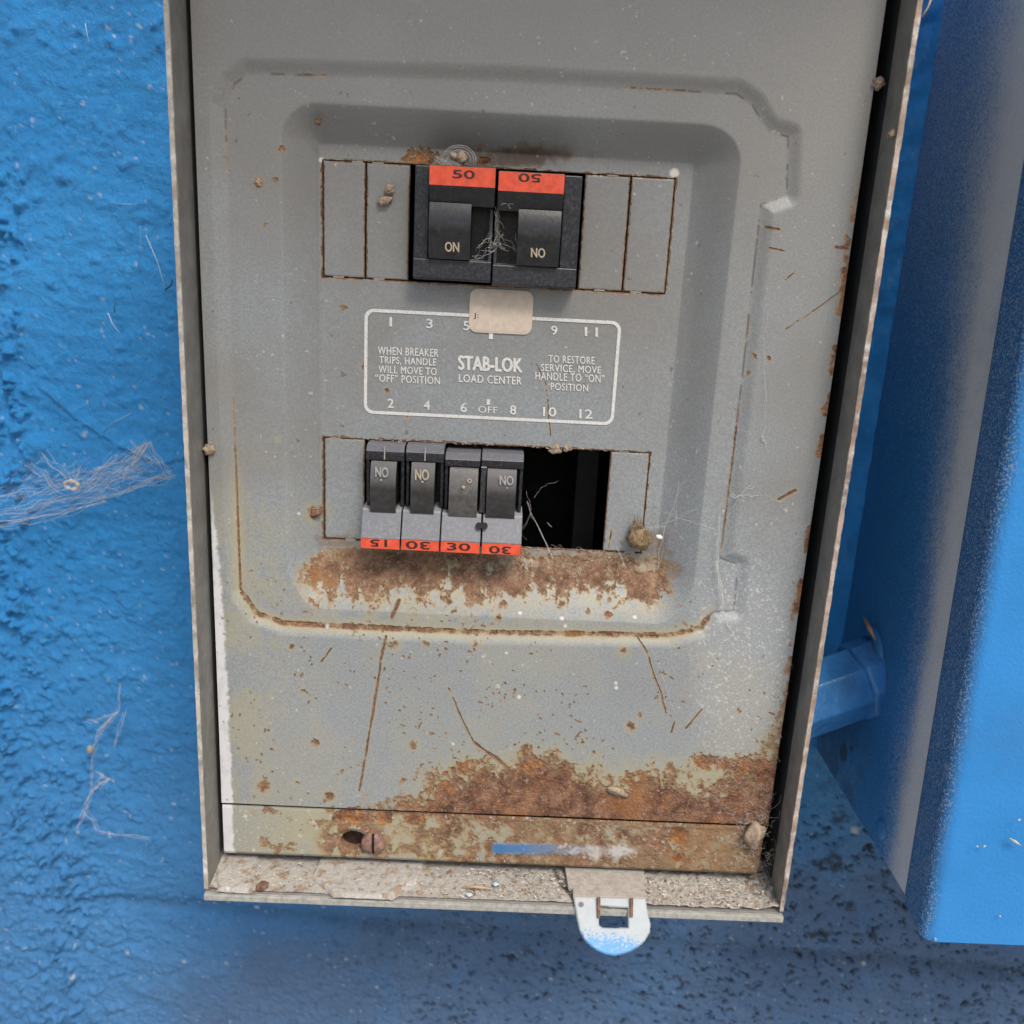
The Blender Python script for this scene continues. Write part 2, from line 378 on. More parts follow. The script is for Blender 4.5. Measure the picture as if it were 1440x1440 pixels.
M_CAULK = simple('blue painted sealant', (0.035, 0.30, 0.74), 0.30, 0.15, 80, bump=0.0006)

# the hasp: white paint, blue overspray on its tip
m, t, b = mat('white paint with blue overspray'); g = G(t); M_HASP = m
pr, spk, dk, bl = g.attr('ma')
gr = g.noise(1100, 4, 0.7)
c = g.mix(g.noise(300, 3), (0.34, 0.38, 0.40), (0.48, 0.52, 0.53))
c = g.mix(g.rng(g.math('ADD', pr, g.math('MULTIPLY', g.math('SUBTRACT', gr, 0.5), 2.6)), 0.35, 0.75), c, (0.10, 0.33, 0.66))
c = g.mix(spk, c, g.mix(g.noise(700, 3), (0.30, 0.25, 0.2), (0.55, 0.50, 0.43)))
c = g.mix(dk, c, (0.10, 0.06, 0.04))
g.L(c, b.inputs['Base Color']); b.inputs['Roughness'].default_value = 0.5

# ------------------------------------------------------------------ ground (outside the frame, gives its bounce)
def zg(v): return v-ZC*1000
gd = MB().add([(-6000, -6000, zg(0)), (6000, -6000, zg(0)), (6000, 90, zg(0)), (-6000, 90, zg(0))], [(0, 1, 2, 3)]).build('ground', M_GROUND)
tag(gd, kind='structure')

# ------------------------------------------------------------------ the masonry wall
YW = 85.0
def spaced(a, b, c, d, fine, coarse):
    return np.concatenate([np.arange(a, b, coarse), np.arange(b, c, fine), np.arange(c, d+coarse, coarse)])
xs = spaced(-700, -240, 285, 700, 0.85, 20); zs = spaced(-900, -395, 100, 500, 0.85, 20)[::-1]
X, Z = np.meshgrid(xs, zs)
U, V = proj(X, np.full(X.shape, YW), Z)
front = (YW+DIST*1000)*FV[1]+Z*FV[2] > 50
U = np.where(front, U, -5000)
H = (fbm(X, Z*1.7, 0.07, 4, 3)-0.5)*2.6 + (fbm(X, Z*1.4, 0.22, 3, 11)-0.5)*1.1     # height towards the viewer
# rough trowel marks at the far left and in the left column
colm = sst(40, 0, np.abs(U-14-6*np.sin(V/90)))*sst(150, 330, V)*sst(1260, 1100, V)
colb = sst(55, 0, np.abs(U-85-0.05*(V-1200)))*sst(1050, 1150, V)
ruf = np.clip(colm+colb*0.9+0.22+0.35*sst(620, 900, V)*sst(300, 60, U), 0, 1.3)
cl = fbm(X, Z, 0.28, 4, 21, 0.6)
H += ruf*np.maximum(cl-0.52, 0)*17
# trowelled ridge running down to the box
d, tt = segd(U, V, [(40, 535), (75, 560), (110, 590), (140, 610), (185, 637), (225, 655), (260, 645)])
side = np.where(V > np.interp(U, [40, 75, 110, 140, 185, 225, 260], [535, 560, 590, 610, 637, 655, 645]), 1.0, 0.0)
H += sst(16, 0, d)*(1-side)*1.3*sst(0, .15, tt)
# individual blobs of paint
blob = np.zeros(X.shape)
for k in range(900):
    bx = RNG.uniform(-235, 285); bz = RNG.uniform(-390, 95)
    rr = RNG.uniform(0.5, 1.5)*(1.5 if RNG.random() < 0.1 else 1); hh = rr*RNG.uniform(0.5, 0.95); a = RNG.uniform(0.6, 1.6)
    j0, j1 = np.searchsorted(xs, [bx-5, bx+5]); i0, i1 = np.searchsorted(-zs, [-bz-5, -bz+5])
    q = (X[i0:i1, j0:j1]-bx)**2+((Z[i0:i1, j0:j1]-bz)*a)**2
    blob[i0:i1, j0:j1] = np.maximum(blob[i0:i1, j0:j1], hh*np.exp(-q/(rr*rr)))
for (pu, pv, rpx, hh) in [(52, 625, 13, 3.2), (40, 640, 11, 2.6), (30, 600, 10, 2.4), (14, 55, 8, 2), (25, 40, 8, 2.4), (155, 58, 5, 1.6), (92, 250, 9, 2.2), (218, 35, 7, 2.6), (185, 227, 6, 1.6), (60, 1200, 9, 2), (98, 1195, 8, 2),
                          (95, 1230, 9, 2.4), (82, 1245, 9, 2.2), (118, 1222, 8, 2), (100, 1300, 8, 2), (96, 1330, 8, 1.8), (105, 1372, 8, 2.4), (230, 1182, 7, 1.6), (240, 1200, 8, 1.8), (190, 1340, 8, 1.7)]:
    q = (U-pu)**2+(V-pv)**2; blob = np.maximum(blob, hh*np.exp(-q/(rpx*rpx)))
H += blob
# bed joint of the blocks under the box
jl = np.interp(U, [0, 120, 290, 600, 900, 1150, 1440], [1258, 1264, 1276, 1303, 1328, 1345, 1370])
jw = np.interp(U, [0, 290, 900, 1440], [6, 8, 9, 12])
jd = V-jl+4*(fbm(U, V, 0.02, 2, 5)-.5)
jm = np.exp(-(jd/jw)**2)*np.interp(U, [0, 100, 200, 1000, 1100, 1440], [0, .3, 1, .45, 1.0, 1.1])
H -= jm*2.3
# pitted block face at the lower right
low = sst(1180, 1300, V+0.25*(U-720))*sst(60, 420, U)
pit = fbm(X+3*fbm(X, Z, .1, 2, 6), Z*1.5, 0.34, 4, 40, 0.62); pm = sst(0.61, 0.76, pit+.10*(fbm(X, Z, .04, 3, 92)-.5))*sst(350, 900, U+0.4*(V-1200))*sst(1040, 1180, V)
H -= pm*1.6
H += low*(fbm(X, Z, 0.7, 3, 44, .7)-0.5)*2.2
greym = np.clip(low*0.75*sst(1080, 1300, V)*(.75+.8*(fbm(X, Z, .05, 3, 91)-.5))+.50*sst(750, 1440, V), 0, 1)  # dusty grey low on the wall, also deepening the shade there by colour
grime = np.clip(pm*0.95+0.30*jm+0.30*sst(14, 2, np.abs(V-1330+0.02*(900-U)))*sst(700, 1000, U)*sst(1100, 950, U)*0, 0, 1)
# dark stain spots seen by the cabinet
for (pu, pv, a, b_) in [(1160, 1215, 20, 11), (1175, 1210, 14, 18), (1155, 1312, 22, 8), (1225, 1315, 9, 9), (1195, 1275, 10, 7), (1180, 1150, 14, 10), (740, 1335, 13, 6)]:
    q = ((U-pu)/a)**2+((V-pv)/b_)**2; grime = np.maximum(grime, 0.8*sst(1.2, 0.3, q+3.2*(fbm(X, Z, 0.45, 4, 9, .7)-.42)))
chip = sst(0.87, 0.90, fbm(X, Z, 0.45, 2, 71))*0.5
for (pu, pv, a) in [(775, 1377, 3), (318, 1355, 3), (105, 1370, 4), (180, 1338, 4), (1202, 1167, 8), (1215, 1356, 4), (290, 1145, 4), (530, 1388, 3), (320, 1270, 4), (360, 1278, 5), (160, 50, 3), (110, 543, 3), (245, 1130, 3)]:
    chip = np.maximum(chip, sst(a, a*0.4, np.hypot(U-pu, (V-pv)*1.2)))
Yg = YW-H*np.where((X > -240) & (X < 285) & (Z > -395) & (Z < 100), 1, 0.0)*0.8
inside = ((X > -240) & (X < 285) & (Z > -395) & (Z < 100)).astype(float); chip = chip*inside; grime = grime*inside
me = grid_mesh('wall', X, Yg, Z, None, {'ma': np.stack([grime, chip, ruf, greym], -1)})
wall = link('masonry_wall', me, M_WALL)
tag(wall, 'rough blue painted block wall behind the metal boxes', 'wall')
wall['kind'] = 'structure'

# ------------------------------------------------------------------ the grey panel
XL, XR, ZB, ZT = -94.9, 108.9, -225.4, 96.0     # outer faces of the enclosure
YR = -13.0
panel = empty('electrical_panel', 7, YW, ZB)
tag(panel, 'open grey load centre with rusty cover and breaker windows fixed to the blue wall', 'electrical panel')
T = 1.4
sh = MB()
sh.box(XL, XL+T, YR, YW-3, ZB+T, ZT-T); sh.box(XR-T, XR, YR, YW-3, ZB+T, ZT-T)
sh.box(XL, XR, YR, YW-3, ZT-T, ZT); sh.box(XL+T, XR-T, YR, YW-3, ZB+.3, ZB+1.3)
sh.box(XL, XR, YW-3, YW+2, ZB, ZT)
sh.build('enclosure', M_SHELL, panel, bevel=0.25)
# bare front edges of the side walls, worn to cream
def edge(x0, x1, matr, seed):
    zz = np.linspace(ZB+2.2, ZT-T, 160); Vv = []; F = []
    for i, z in enumerate(zz):
        w_ = 0.22*(vn(np.array([z*0.6]), np.array([seed*3.3]))[0]-.5)
        for (x, y) in ((x0-0.05+w_, YR-0.35), (x0-0.05+w_, YR+0.6), (x1+0.05-w_, YR+0.6), (x1+0.05-w_*1.5, YR-0.35)): Vv.append((x, y, z))
    for i in range(len(zz)-1):
        for k in range(4): F.append((i*4+k, i*4+(k+1) % 4, (i+1)*4+(k+1) % 4, (i+1)*4+k))
    F += [(0, 1, 2, 3), tuple(len(Vv)-4+k for k in range(4))]
    return mesh_obj('front_edge', Vv, F, matr, panel)
edge(XL, XL+T*0.85, M_EDGE, 1); edge(XR-T, XR, M_EDGE_R, 2)
MB().box(XL, XR, YR-1.6, YR+1.2, ZB-1.7, ZB+0.7).build('bottom_lip', M_LIP, panel, bevel=0.3)
MB().box(30, 38, 46, 52, -150, -30).build('inner_rail', M_RAIL, panel, bevel=0.3)

li = MB(); li.box(XL+T+.02, XL+T+.2, 1.0, YW-4, ZB+T+5, ZT-T-.1); li.box(XR-T-.2, XR-T-.02, -1.0, YW-4, ZB+T+5, ZT-T-.1); li.box(XL+T+.2, XR-T-.2, YW-5, YW-4.2, ZB+T+5, ZT-T-.1)  # dark sheets standing in for the shade in the gaps and behind
li.build('shade_liner', M_GAPSHADE, panel)
# --- bottom of the box: a tray full of dirt
xt = np.arange(XL+T, XR-T+0.3, 0.45); yt = np.arange(YR+0.3, 60, 0.45)
X, Y = np.meshgrid(xt, yt); Zt = np.full(X.shape, ZB+1.4)
U, V = proj(X, Y, Zt)
Hh = 0.9*fbm(X, Y, 0.5, 4, 3)+0.5*fbm(X, Y, 1.6, 3, 8)
Hh *= 0.5+0.9*sst(600, 1000, U)
Hh += 2.4*sst(8, 0, XR-T-X)*fbm(X, Y, .4, 3, 4)+0.8*sst(6, 0, X-XL-T)
crk, _ = segd(U, V, [(780, 1225), (790, 1245), (812, 1270)]); Hh *= sst(1, 5, crk)
darkm = 0.8*sst(5, 1, crk)
grime = np.clip(sst(0.55, 0.75, fbm(X, Y, 0.6, 4, 13))*0.6+0.25*sst(700, 900, U)*sst(1075, 1000, U)*0, 0, 1)
fleck = sst(0.74, 0.80, fbm(X, Y, 1.1, 2, 17))*0.5
rst = sst(0.62, 0.72, fbm(X, Y, 0.22, 4, 19))*0.4
z0 = np.zeros(X.shape)
me = grid_mesh('tray', X, Y, Zt+Hh, None, {'ma': np.stack([rst, z0+0.12, darkm, z0+.10], -1), 'mb': np.stack([z0, z0, grime, fleck], -1)})
link('bottom_tray', me, M_TRAY, panel)
def slab(name, pxs, z, th, mt, seed):
    pts = [Pz(a, b, z) for a, b in pxs]
    xs_ = [p[0] for p in pts]; ys_ = [p[1] for p in pts]
    gx = np.arange(min(xs_), max(xs_)+.5, .5); gy = np.arange(min(ys_), max(ys_)+.5, .5)
    X, Y = np.meshgrid(gx, gy); sd_ = insd(X, Y, [(p[0], p[1]) for p in pts])
    Zz = z+0.35*fbm(X, Y, .7, 3, seed)-th*sst(-0.7, 0.3, sd_)
    gr = sst(.5, .75, fbm(X, Y, .6, 4, seed+1))*.5; z0 = np.zeros(X.shape)
    keep = (sd_[:-1, :-1] < 0.6)
    me = grid_mesh(name, X, Y, Zz, keep, {'ma': np.stack([sst(.62, .7, fbm(X, Y, .5, 3, seed+3))*.4, z0, z0, z0+.12], -1), 'mb': np.stack([z0, z0, gr, sst(.72, .8, fbm(X, Y, 1.2, 2, seed+5))*.6], -1)})
    return link(name, me, mt, panel)
slab('corner_flap', [(297, 1195), (366, 1195), (354, 1251), (306, 1250)], ZB+3.0, 1.6, M_TRAY, 31)
slab('knockout', [(455, 1195), (438, 1230), (470, 1258), (548, 1261), (588, 1236), (600, 1200)], ZB+3.2, 1.7, M_TRAY, 37)

# ------------------------------------------------------------------ the cover: heights and masks
OUT = [(350, 103), (700, 113), (1035, 132), (1058, 148), (1070, 170), (1082, 185), (1108, 192), (1106, 275), (1070, 288), (1045, 520), (1013, 784), (1038, 793), (1032, 858), (1002, 860), (985, 882), (940, 893), (650, 888), (400, 876), (360, 862), (338, 828), (326, 500), (317, 150), (330, 118)]
OUT = [P(a, b, 2.0) for a, b in OUT]; OUT = [(p[0], p[2]) for p in OUT]
RX0, RX1, RZ0, RZ1 = -58.4, 57.4, -104.0, 25.6        # flat floor of the recess
def rrect(X, Z, x0, x1, z0, z1, r):
    dx = np.maximum(np.maximum(x0+r-X, X-x1+r), 0); dz = np.maximum(np.maximum(z0+r-Z, Z-z1+r), 0)
    ins = np.minimum(np.maximum(np.maximum(x0+r-X, X-x1+r), np.maximum(z0+r-Z, Z-z1+r)), 0)
    return np.hypot(dx, dz)+ins-r
D1, D2 = 1.7, 9.3
def cover_depth(X, Z):
    s1 = insd(X, Z, OUT)
    y = D1*sst(4.2, -0.6, s1)
    # distance outside the recess floor, slope widths differ per side
    wz = np.where(Z < RZ0, 20.0, 11.0); wx = np.where(X < RX0, 11.5, 13.0)
    ex = np.maximum(np.maximum(RX0+2-X, X-RX1+2), 0)/wx; ez = np.maximum(np.maximum(RZ0+1-Z, Z-RZ1+1), 0)/wz
    e = np.hypot(ex, ez)
    y = y+D2*(1-np.clip((e-.05)/.92, 0, 1))*.72+D2*.28*sst(1.06, 0.0, e)
    return y, s1, e
def chain(u, v, pts, wpx, seed, thr=0.35, soft=1.0):
    d, t_ = segd(u, v, pts); n = fbm(u, v, 0.06, 3, seed)
    ww = wpx*(0.45+1.1*n)
    return sst(ww*(1+.5*soft), ww*0.25, d)*sst(thr-0.12, thr+0.08, fbm(u, v, 0.03, 3, seed+5))
def cover_masks(X, Y, Z):
    u, v = proj(X, Y, Z)
    y_, s1, e = cover_depth(X, Z)
    n1 = fbm(u, v, 0.018, 5, 2, 0.6); n2 = fbm(u, v, 0.05, 4, 3, 0.6); n3 = fbm(u, v, 0.13, 3, 4, 0.6)
    n4 = fbm(u, v, 0.30, 3, 14, .7); stk_ = fbm(u, v*.22, 0.075, 4, 15, .6)
    big = (n1-0.5)*1.1+(n2-.5)*0.9+(n3-.5)*.7+(n4-.5)*.6+(stk_-.5)*.7
    # ---- heavy rust along the lower edge
    top = np.interp(u, [300, 470, 500, 560, 620, 690, 740, 800, 860, 930, 1000, 1060, 1080, 1100], [1165, 1140, 1126, 1112, 1090, 1082, 1070, 1082, 1092, 1090, 1080, 1078, 1060, 1020])
    q = (v-top)/26
    rust = sst(-0.35, 1.5, q+2.5*big)*sst(460, 580, u+90*(n2-.5))
    yel = sst(-1.8, 0.4, q+1.2*big)*sst(480, 680, u)*0.75
    # ---- rust on the ledge below the openings
    bot = np.interp(u, [400, 420, 470, 520, 560, 620, 680, 740, 780, 850, 900, 945, 960], [800, 826, 832, 835, 842, 826, 850, 840, 832, 842, 850, 846, 800])
    tp = np.interp(u, [400, 450, 500, 700, 760, 950], [800, 775, 768, 770, 772, 785])
    lat = sst(-12, 22, u-408-50*(n2-.5)-30*(n3-.5))*sst(10, -24, u-946+50*(n2-.5)+30*(n3-.5))
    led = sst(-.75, .95, (bot-v)/20+2.6*big)*sst(-6, 12, v-tp)*lat
    led2 = led*(0.20+0.68*sst(-.35, .25, big+0.3*sst(785, 815, v)))
    rust = np.maximum(rust, led2)
    yel = np.maximum(yel, 0.55*sst(45, 0, v-bot-10*big)*sst(.35, .6, n2+.1)*sst(-10, 20, v-tp)*lat)
    org = sst(0.56, 0.68, n2)*sst(1045, 1090, v)*0.4
    for (a, b_, ra, rb) in [(1045, 1075, 34, 13), (990, 1070, 18, 12), (628, 1108, 10, 9), (655, 1078, 12, 10), (497, 1148, 28, 12), (575, 1152, 16, 9), (750, 1075, 20, 12), (590, 218, 22, 12), (680, 226, 10, 5)]:
        k = sst(1.5, .4, ((u-a)/ra)**2+((v-b_)/rb)**2+1.6*(n3-.5)*2); org = np.maximum(org, k); rust = np.maximum(rust, k*.9)
    # ---- line of rust in the outer step
    sline = np.abs(s1+0.1)
    lowl = sst(815, 850, v)*sst(1012, 985, u)
    wl = np.where(lowl > .5, 1.0, 0.22)*(0.5+1.0*n2+0.3*(n3-.5))
    ln = sst(wl+.30, wl*.4, sline)
    seen = np.maximum(np.maximum(lowl, sst(.40, .52, fbm(u, v, .011, 3, 33))*0.8), 0)
    left_low = sst(600, 760, v)*sst(360, 340, u)
    ln = ln*np.clip(np.maximum(seen, left_low), 0, 1)
    ln *= np.where((u > 460) & (u < 880) & (v < 150), 0.0, 1.0)
    ln *= np.where((v > 250) & (v < 560) & (u < 360), 0.15, 1.0)
    rust = np.maximum(rust, ln*np.where(lowl > .5, .35+.65*sst(.38, .58, n2*.5+n3*.5), .85))
    dark = 0.55*sst(.45, .1, sline)*np.where((u > 880) | ((u < 460) & (v < 200)), 1, 0.0)*sst(.42, .5, n2)
    yel = np.maximum(yel, .75*sst(4.2, 0.6, sline)*np.maximum(lowl, left_low))
    # ---- yellowed paint down the left side
    yel = np.maximum(yel, .42*sst(.38, .70, n1)*sst(430, 345, u)*sst(650, 900, v))
    yel = np.maximum(yel, .35*sst(.40, .66, n2)*sst(.35, .6, n1+.1)*sst(540, 440, u)*sst(980, 1100, v))
    yel = np.maximum(yel, .50*sst(.30, .68, n1+.5*(n2-.5)+.3*(n3-.5))*np.maximum(sst(470, 340, u)*sst(560, 840, v), sst(900, 1080, v)*sst(1000, 500, u)*.55))
    yel = np.maximum(yel, .5*sst(26, 0, np.abs(v-868-.03*(u-500)))*sst(.36, .55, n2)*sst(1000, 700, u))
    yel = np.maximum(yel, .26*sst(.35, .68, fbm(u, v, .010, 5, 55, .6))*sst(800, 950, v)*sst(330, 380, u))
    # ---- scratches that rusted
    for pts, wd in [([(560, 845), (551, 868)], 6), ([(543, 895), (534, 945), (524, 1000), (514, 1060), (505, 1112)], 3.6), ([(630, 968), (648, 1010), (665, 1042)], 2.2), ([(668, 1045), (700, 1068), (735, 1100)], 5), ([(893, 893), (910, 918), (920, 950), (930, 975), (937, 1003)], 2.4), ([(987, 997), (964, 1024)], 2.6),
                    ([(1189, 404), (1170, 418), (1140, 440), (1104, 464)], 1.9), ([(1104, 394), (1118, 383)], 2), ([(1095, 702), (1118, 690)], 4), ([(1077, 320), (1096, 323)], 4.5), ([(1082, 349), (1102, 353)], 3.5), ([(452, 930), (465, 912)], 3), ([(754, 512), (768, 540), (772, 570), (773, 612)], 1.7), ([(943, 1030), (948, 1015)], 2.5),
                    ([(930, 945), (948, 955)], 2), ([(1176, 348), (1192, 350)], 5), ([(860, 745), (856, 770)], 2)]:
        d_, t_ = segd(u+5*(n1-.5), v, pts); ww = wd*.66*(.4+1.1*n2)
        k = sst(ww*1.3, ww*.1, d_)*sst(.30, .52, n3+.04*wd); rust = np.maximum(rust, k*(.6+.07*min(wd, 4))); yel = np.maximum(yel, .28*sst(ww*3.0, ww, d_))
        dark = np.maximum(dark, .45*sst(ww*.6, 0, d_)*sst(.4, .55, n3))
    # ---- specks
    for (a, b_, r_) in [(447, 170, 5), (396, 209, 6), (364, 257, 9), (388, 252, 4), (375, 297, 4), (372, 316, 4), (887, 1021, 6), (820, 1043, 3.5), (738, 1052, 5), (444, 1045, 6), (581, 1048, 6), (416, 1099, 4), (370, 1105, 10), (463, 1120, 8), (410, 910, 4), (425, 970, 4), (637, 860, 4), (877, 915, 6), (900, 1007, 3), (1060, 500, 3), (543, 548, 3), (512, 516, 4), (572, 584, 3), (827, 862, 5),
                      (440, 722, 9), (453, 716, 7), (483, 430, 6), (1081, 505, 3), (1052, 524, 3), (670, 905, 6), (555, 905, 7), (632, 845, 4), (700, 868, 6), (706, 850, 7), (788, 850, 6), (855, 865, 5), (390, 618, 3), (1040, 1000, 3), (600, 905, 3), (480, 1085, 3)]:
        k = sst(r_*1.25, r_*.1, np.hypot(u-a, v-b_)+9*(n3-.5)+6*(n4-.5)); rust = np.maximum(rust, k*.85); yel = np.maximum(yel, .45*sst(r_*2.8, r_, np.hypot(u-a, v-b_)))
    sp_ = sst(.775, .84, fbm(u, v, .20, 2, 61))*(.25+.75*sst(.45, .6, n1))*sst(650, 900, v)
    rust = np.maximum(rust, sp_*.7)
    # ---- rusty right-hand edge of the cover
    ed = 103.6-X
    rust = np.maximum(rust, sst(2.6, .3, ed-4*(n2-.5))*sst(.46, .56, fbm(u, v, .03, 3, 77))*sst(200, 380, v))
    rust = np.maximum(rust, sst(9, 2, ed)*sst(1000, 1080, v)*sst(.3, .5, n2))
    # ---- rust around every opening
    fl = sst(9.5, 10.6, y_)
    for (x0, x1, z0, z1) in ROWS:
        dd = np.abs(rrect(X, Z, x0, x1, z0, z1, .2)); k = sst(.65, .10, dd-.9*(n3-.5))*sst(.34, .5, n2+.05)
        rust = np.maximum(rust, k*.7*fl); dark = np.maximum(dark, .5*sst(.35, .05, dd)*sst(.40, .55, n3))
    # soot and dirt above upper breakers, in lower corners; shadow painted under lower ones
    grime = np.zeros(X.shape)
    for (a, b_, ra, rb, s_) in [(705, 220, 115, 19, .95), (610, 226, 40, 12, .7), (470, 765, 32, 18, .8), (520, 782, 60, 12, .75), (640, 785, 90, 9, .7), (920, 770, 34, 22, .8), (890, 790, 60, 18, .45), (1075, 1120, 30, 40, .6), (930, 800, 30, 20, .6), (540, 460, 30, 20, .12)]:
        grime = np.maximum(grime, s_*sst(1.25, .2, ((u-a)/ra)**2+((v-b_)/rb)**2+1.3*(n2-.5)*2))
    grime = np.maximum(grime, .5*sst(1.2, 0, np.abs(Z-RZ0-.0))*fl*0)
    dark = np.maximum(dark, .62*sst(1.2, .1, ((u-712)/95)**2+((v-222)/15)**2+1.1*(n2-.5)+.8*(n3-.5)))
    # ---- pale overspray down the left edge, and speckled dust at the right
    lx = np.interp(v, [640, 700, 800, 900, 1128, 1210], [294, 296, 299, 300, 303, 309]); rx = np.interp(v, [660, 700, 800, 900, 1128, 1210], [294, 298, 309, 316, 327, 330])
    wh = sst(-1.5, 2.5, u-lx+3*(n3-.5))*sst(2.2, -2.0, u-rx+7*(n3-.5))*sst(660, 760, v)
    wh = wh*.95*(0.8+.2*sst(.35, .5, n2))
    k = ((u-1040)/75)**2+((v-930)/150)**2
    pep = sst(.70, .76, fbm(u, v, .40, 2, 91, .6))*sst(1.4, .2, k+1.2*(n1-.5))
    wh = np.maximum(wh, pep*.6)
    wh = np.maximum(wh, .10*sst(1.2, .2, k))
    fleck = sst(.885, .91, fbm(u, v, .19, 2, 93))*.55*sst(.42, .60, n1+.12*sst(300, 900, v))
    for (a, b_, r_) in [(712, 918, 2.5), (700, 965, 3), (893, 868, 3), (679, 923, 2), (460, 880, 3), (637, 1046, 2), (867, 967, 2.5), (730, 980, 3), (866, 960, 2.5), (948, 243, 7), (452, 225, 4), (420, 722, 2), (795, 880, 3), (790, 870, 3), (731, 862, 3)]:
        fleck = np.maximum(fleck, sst(r_*1.2, r_*.6, np.hypot(u-a, v-b_)+2*(n3-.5)))
    yel = yel*sst(420, 640, v); rust = np.where(v < 600, rust*np.where(sline < 1.2, .55, 1.0), rust)
    blue = np.zeros(X.shape)
    z0 = blue
    return np.stack([rust, yel*(1-.2*rust), dark, wh], -1), np.stack([blue, org, grime, fleck], -1)

# openings: the two rows of breaker positions; the blank plates in them are parts of their own
YF = 11.0
gx0, gx1 = -57.2, 50.9
RU = (gx0, gx1, -14.2, 20.6); RL = (gx0, gx1, -100.6, -65.4)
ROWS = [RU, RL]
WU = (-30.2, 22.9); WL = (-43.4, 37.5)          # the truly open parts
def snap(a, vals):
    a = a.copy()
    for v_ in vals: a[np.argmin(np.abs(a-v_))] = v_
    return a
CX0, CX1, CZ0, CZ1 = -91.9, 103.9, -197.6, 84.0
gxs = snap(np.arange(CX0, CX1, 0.30), [gx0, gx1]); gzs = snap(np.arange(CZ1, CZ0, -0.30), [RU[2], RU[3], RL[2], RL[3]])
X, Z = np.meshgrid(gxs, gzs)
Y, s1, e = cover_depth(X, Z)
Y = Y+0.9*(fbm(X, Z, .018, 2, 5)-.5)*sst(0, .4, e)
ma, mb = cover_masks(X, Y, Z)
Y -= ma[..., 0]*0.25*fbm(X, Z, 1.1, 3, 6)
# ragged, curled lower lip of the lower opening
cxm = (X[:-1, :-1]+X[1:, 1:])/2; czm = (Z[:-1, :-1]+Z[1:, 1:])/2
keep = np.ones(cxm.shape, bool)
for (x0, x1, z0, z1) in ROWS: keep &= ~((cxm > x0) & (cxm < x1) & (czm > z0) & (czm < z1))
cover = link('cover', grid_mesh('cover', X, Y, Z, keep, {'ma': ma, 'mb': mb}), M_COVER, panel)
# thickness of the sheet round the openings and edges
ce = MB()
for (x0, x1, z0, z1) in ROWS:
    for (a, b_, c_, d_) in ((x0-.01, x0-.9, z0-.9, z1+.9), (x1+.01, x1+.9, z0-.9, z1+.9)): ce.box(min(a, b_), max(a, b_), YF+.15, YF+1.5, c_, d_)
    ce.box(x0-.01, x1+.01, YF+.15, YF+1.5, z0-.9, z0-.01); ce.box(x0-.01, x1+.01, YF+.15, YF+1.5, z1+.01, z1+.9)
ce.build('opening_edge', M_RAWRUST, cover)
for xa_, xb_ in ((CX0+.1, CX0+1), (CX1-1.2, CX1-.25)): MB().box(xa_, xb_, .45, 14, CZ0, CZ1).build('side_flange', M_GAPSHADE, cover)  # flange blackened with the same painted gap shade
def plate(x0, x1, z0, z1, label=None, tabs=()):
    """one blank plate, a hair's gap all round, with the little bridges that still hold it"""
    gp = .22
    a = snap(np.arange(x0+gp, x1-gp+.01, .32), [x1-gp]); b_ = snap(np.arange(z1-gp, z0+gp-.01, -.32), [z0+gp])
    X, Z = np.meshgrid(a, b_); edge_d = np.minimum(np.minimum(X-a[0], a[-1]-X), np.minimum(b_[0]-Z, Z-b_[-1]))
    Y = np.full(X.shape, YF)+0.30*sst(.5, 0, edge_d)
    ma, mb = cover_masks(X, Y, Z)
    n = fbm(X, Z, 1.2, 3, int(x0*7) % 50)
    ma[..., 0] = np.maximum(ma[..., 0], .75*sst(.45, .0, edge_d-.8*(n-.5)))
    o = link('knockout_plate', grid_mesh('knockout_plate', X, Y, Z, None, {'ma': ma, 'mb': mb}), M_COVER, cover)
    if label: o['label'] = label
    bk = MB()
    bk.box(x0+gp, x1-gp, YF+.35, YF+1.3, z0+gp, z1-gp)
    bk.build('plate_edge', M_RAWRUST, cover)
    return o
P_U = [(gx0, -43.9), (-43.9, WU[0]), (WU[1], 37.2), (37.2, gx1)]
for a, b_ in P_U: plate(a, b_, RU[2], RU[3])
for a, b_ in [(gx0, WL[0]), (WL[1], gx1)]: plate(a, b_, RL[2], RL[3])
M_BRIDGE = simple('bridge steel', (0.28, 0.275, 0.255), .5, .1)
br = MB()      # bridges between plates and cover
for (x, z) in [(-46.5, RU[3]), (-52.2, RU[2]), (-40.2, RU[3]), (-39.5, RU[2]), (31.5, RU[3]), (30.0, RU[2]), (41.5, RU[2]), (-53.5, RL[3]), (-48.2, RL[2]), (42.0, RL[3]), (46.8, RL[2])]:
    MB().box(x-1.7, x+1.7, YF-.02, YF+.9, z-.5, z+.5).build('sheet_bridge', M_BRIDGE, cover)

# ------------------------------------------------------------------ printed legend on the recess floor
lg = MB()
LP = [P(a, b_, YF) for a, b_ in ((512, 433), (873, 453), (862, 600), (511, 579))]
LX0, LX1, LZ0, LZ1 = -44.0, 37.8, -56.9, -23.2
def rr_pts(x0, x1, z0, z1, r, n=6):
    o = []
    for (cx, cz, a0) in ((x1-r, z1-r, 0), (x0+r, z1-r, 90), (x0+r, z0+r, 180), (x1-r, z0+r, 270)):
        for k in range(n+1): a = R(a0+90*k/n); o.append((cx+r*math.cos(a), cz+r*math.sin(a)))
    return o
oo = rr_pts(LX0, LX1, LZ0, LZ1, 3.0); ii = rr_pts(LX0+1.05, LX1-1.05, LZ0+1.05, LZ1-1.05, 2.2); n = len(oo)
YP = YF-.22
Vv = [(x, YP, z) for x, z in oo]+[(x, YP, z) for x, z in ii]
lg.add(Vv, [(i, (i+1) % n, n+(i+1) % n, n+i) for i in range(n)])
legend = lg.build('printed_border', M_WHITE, cover)
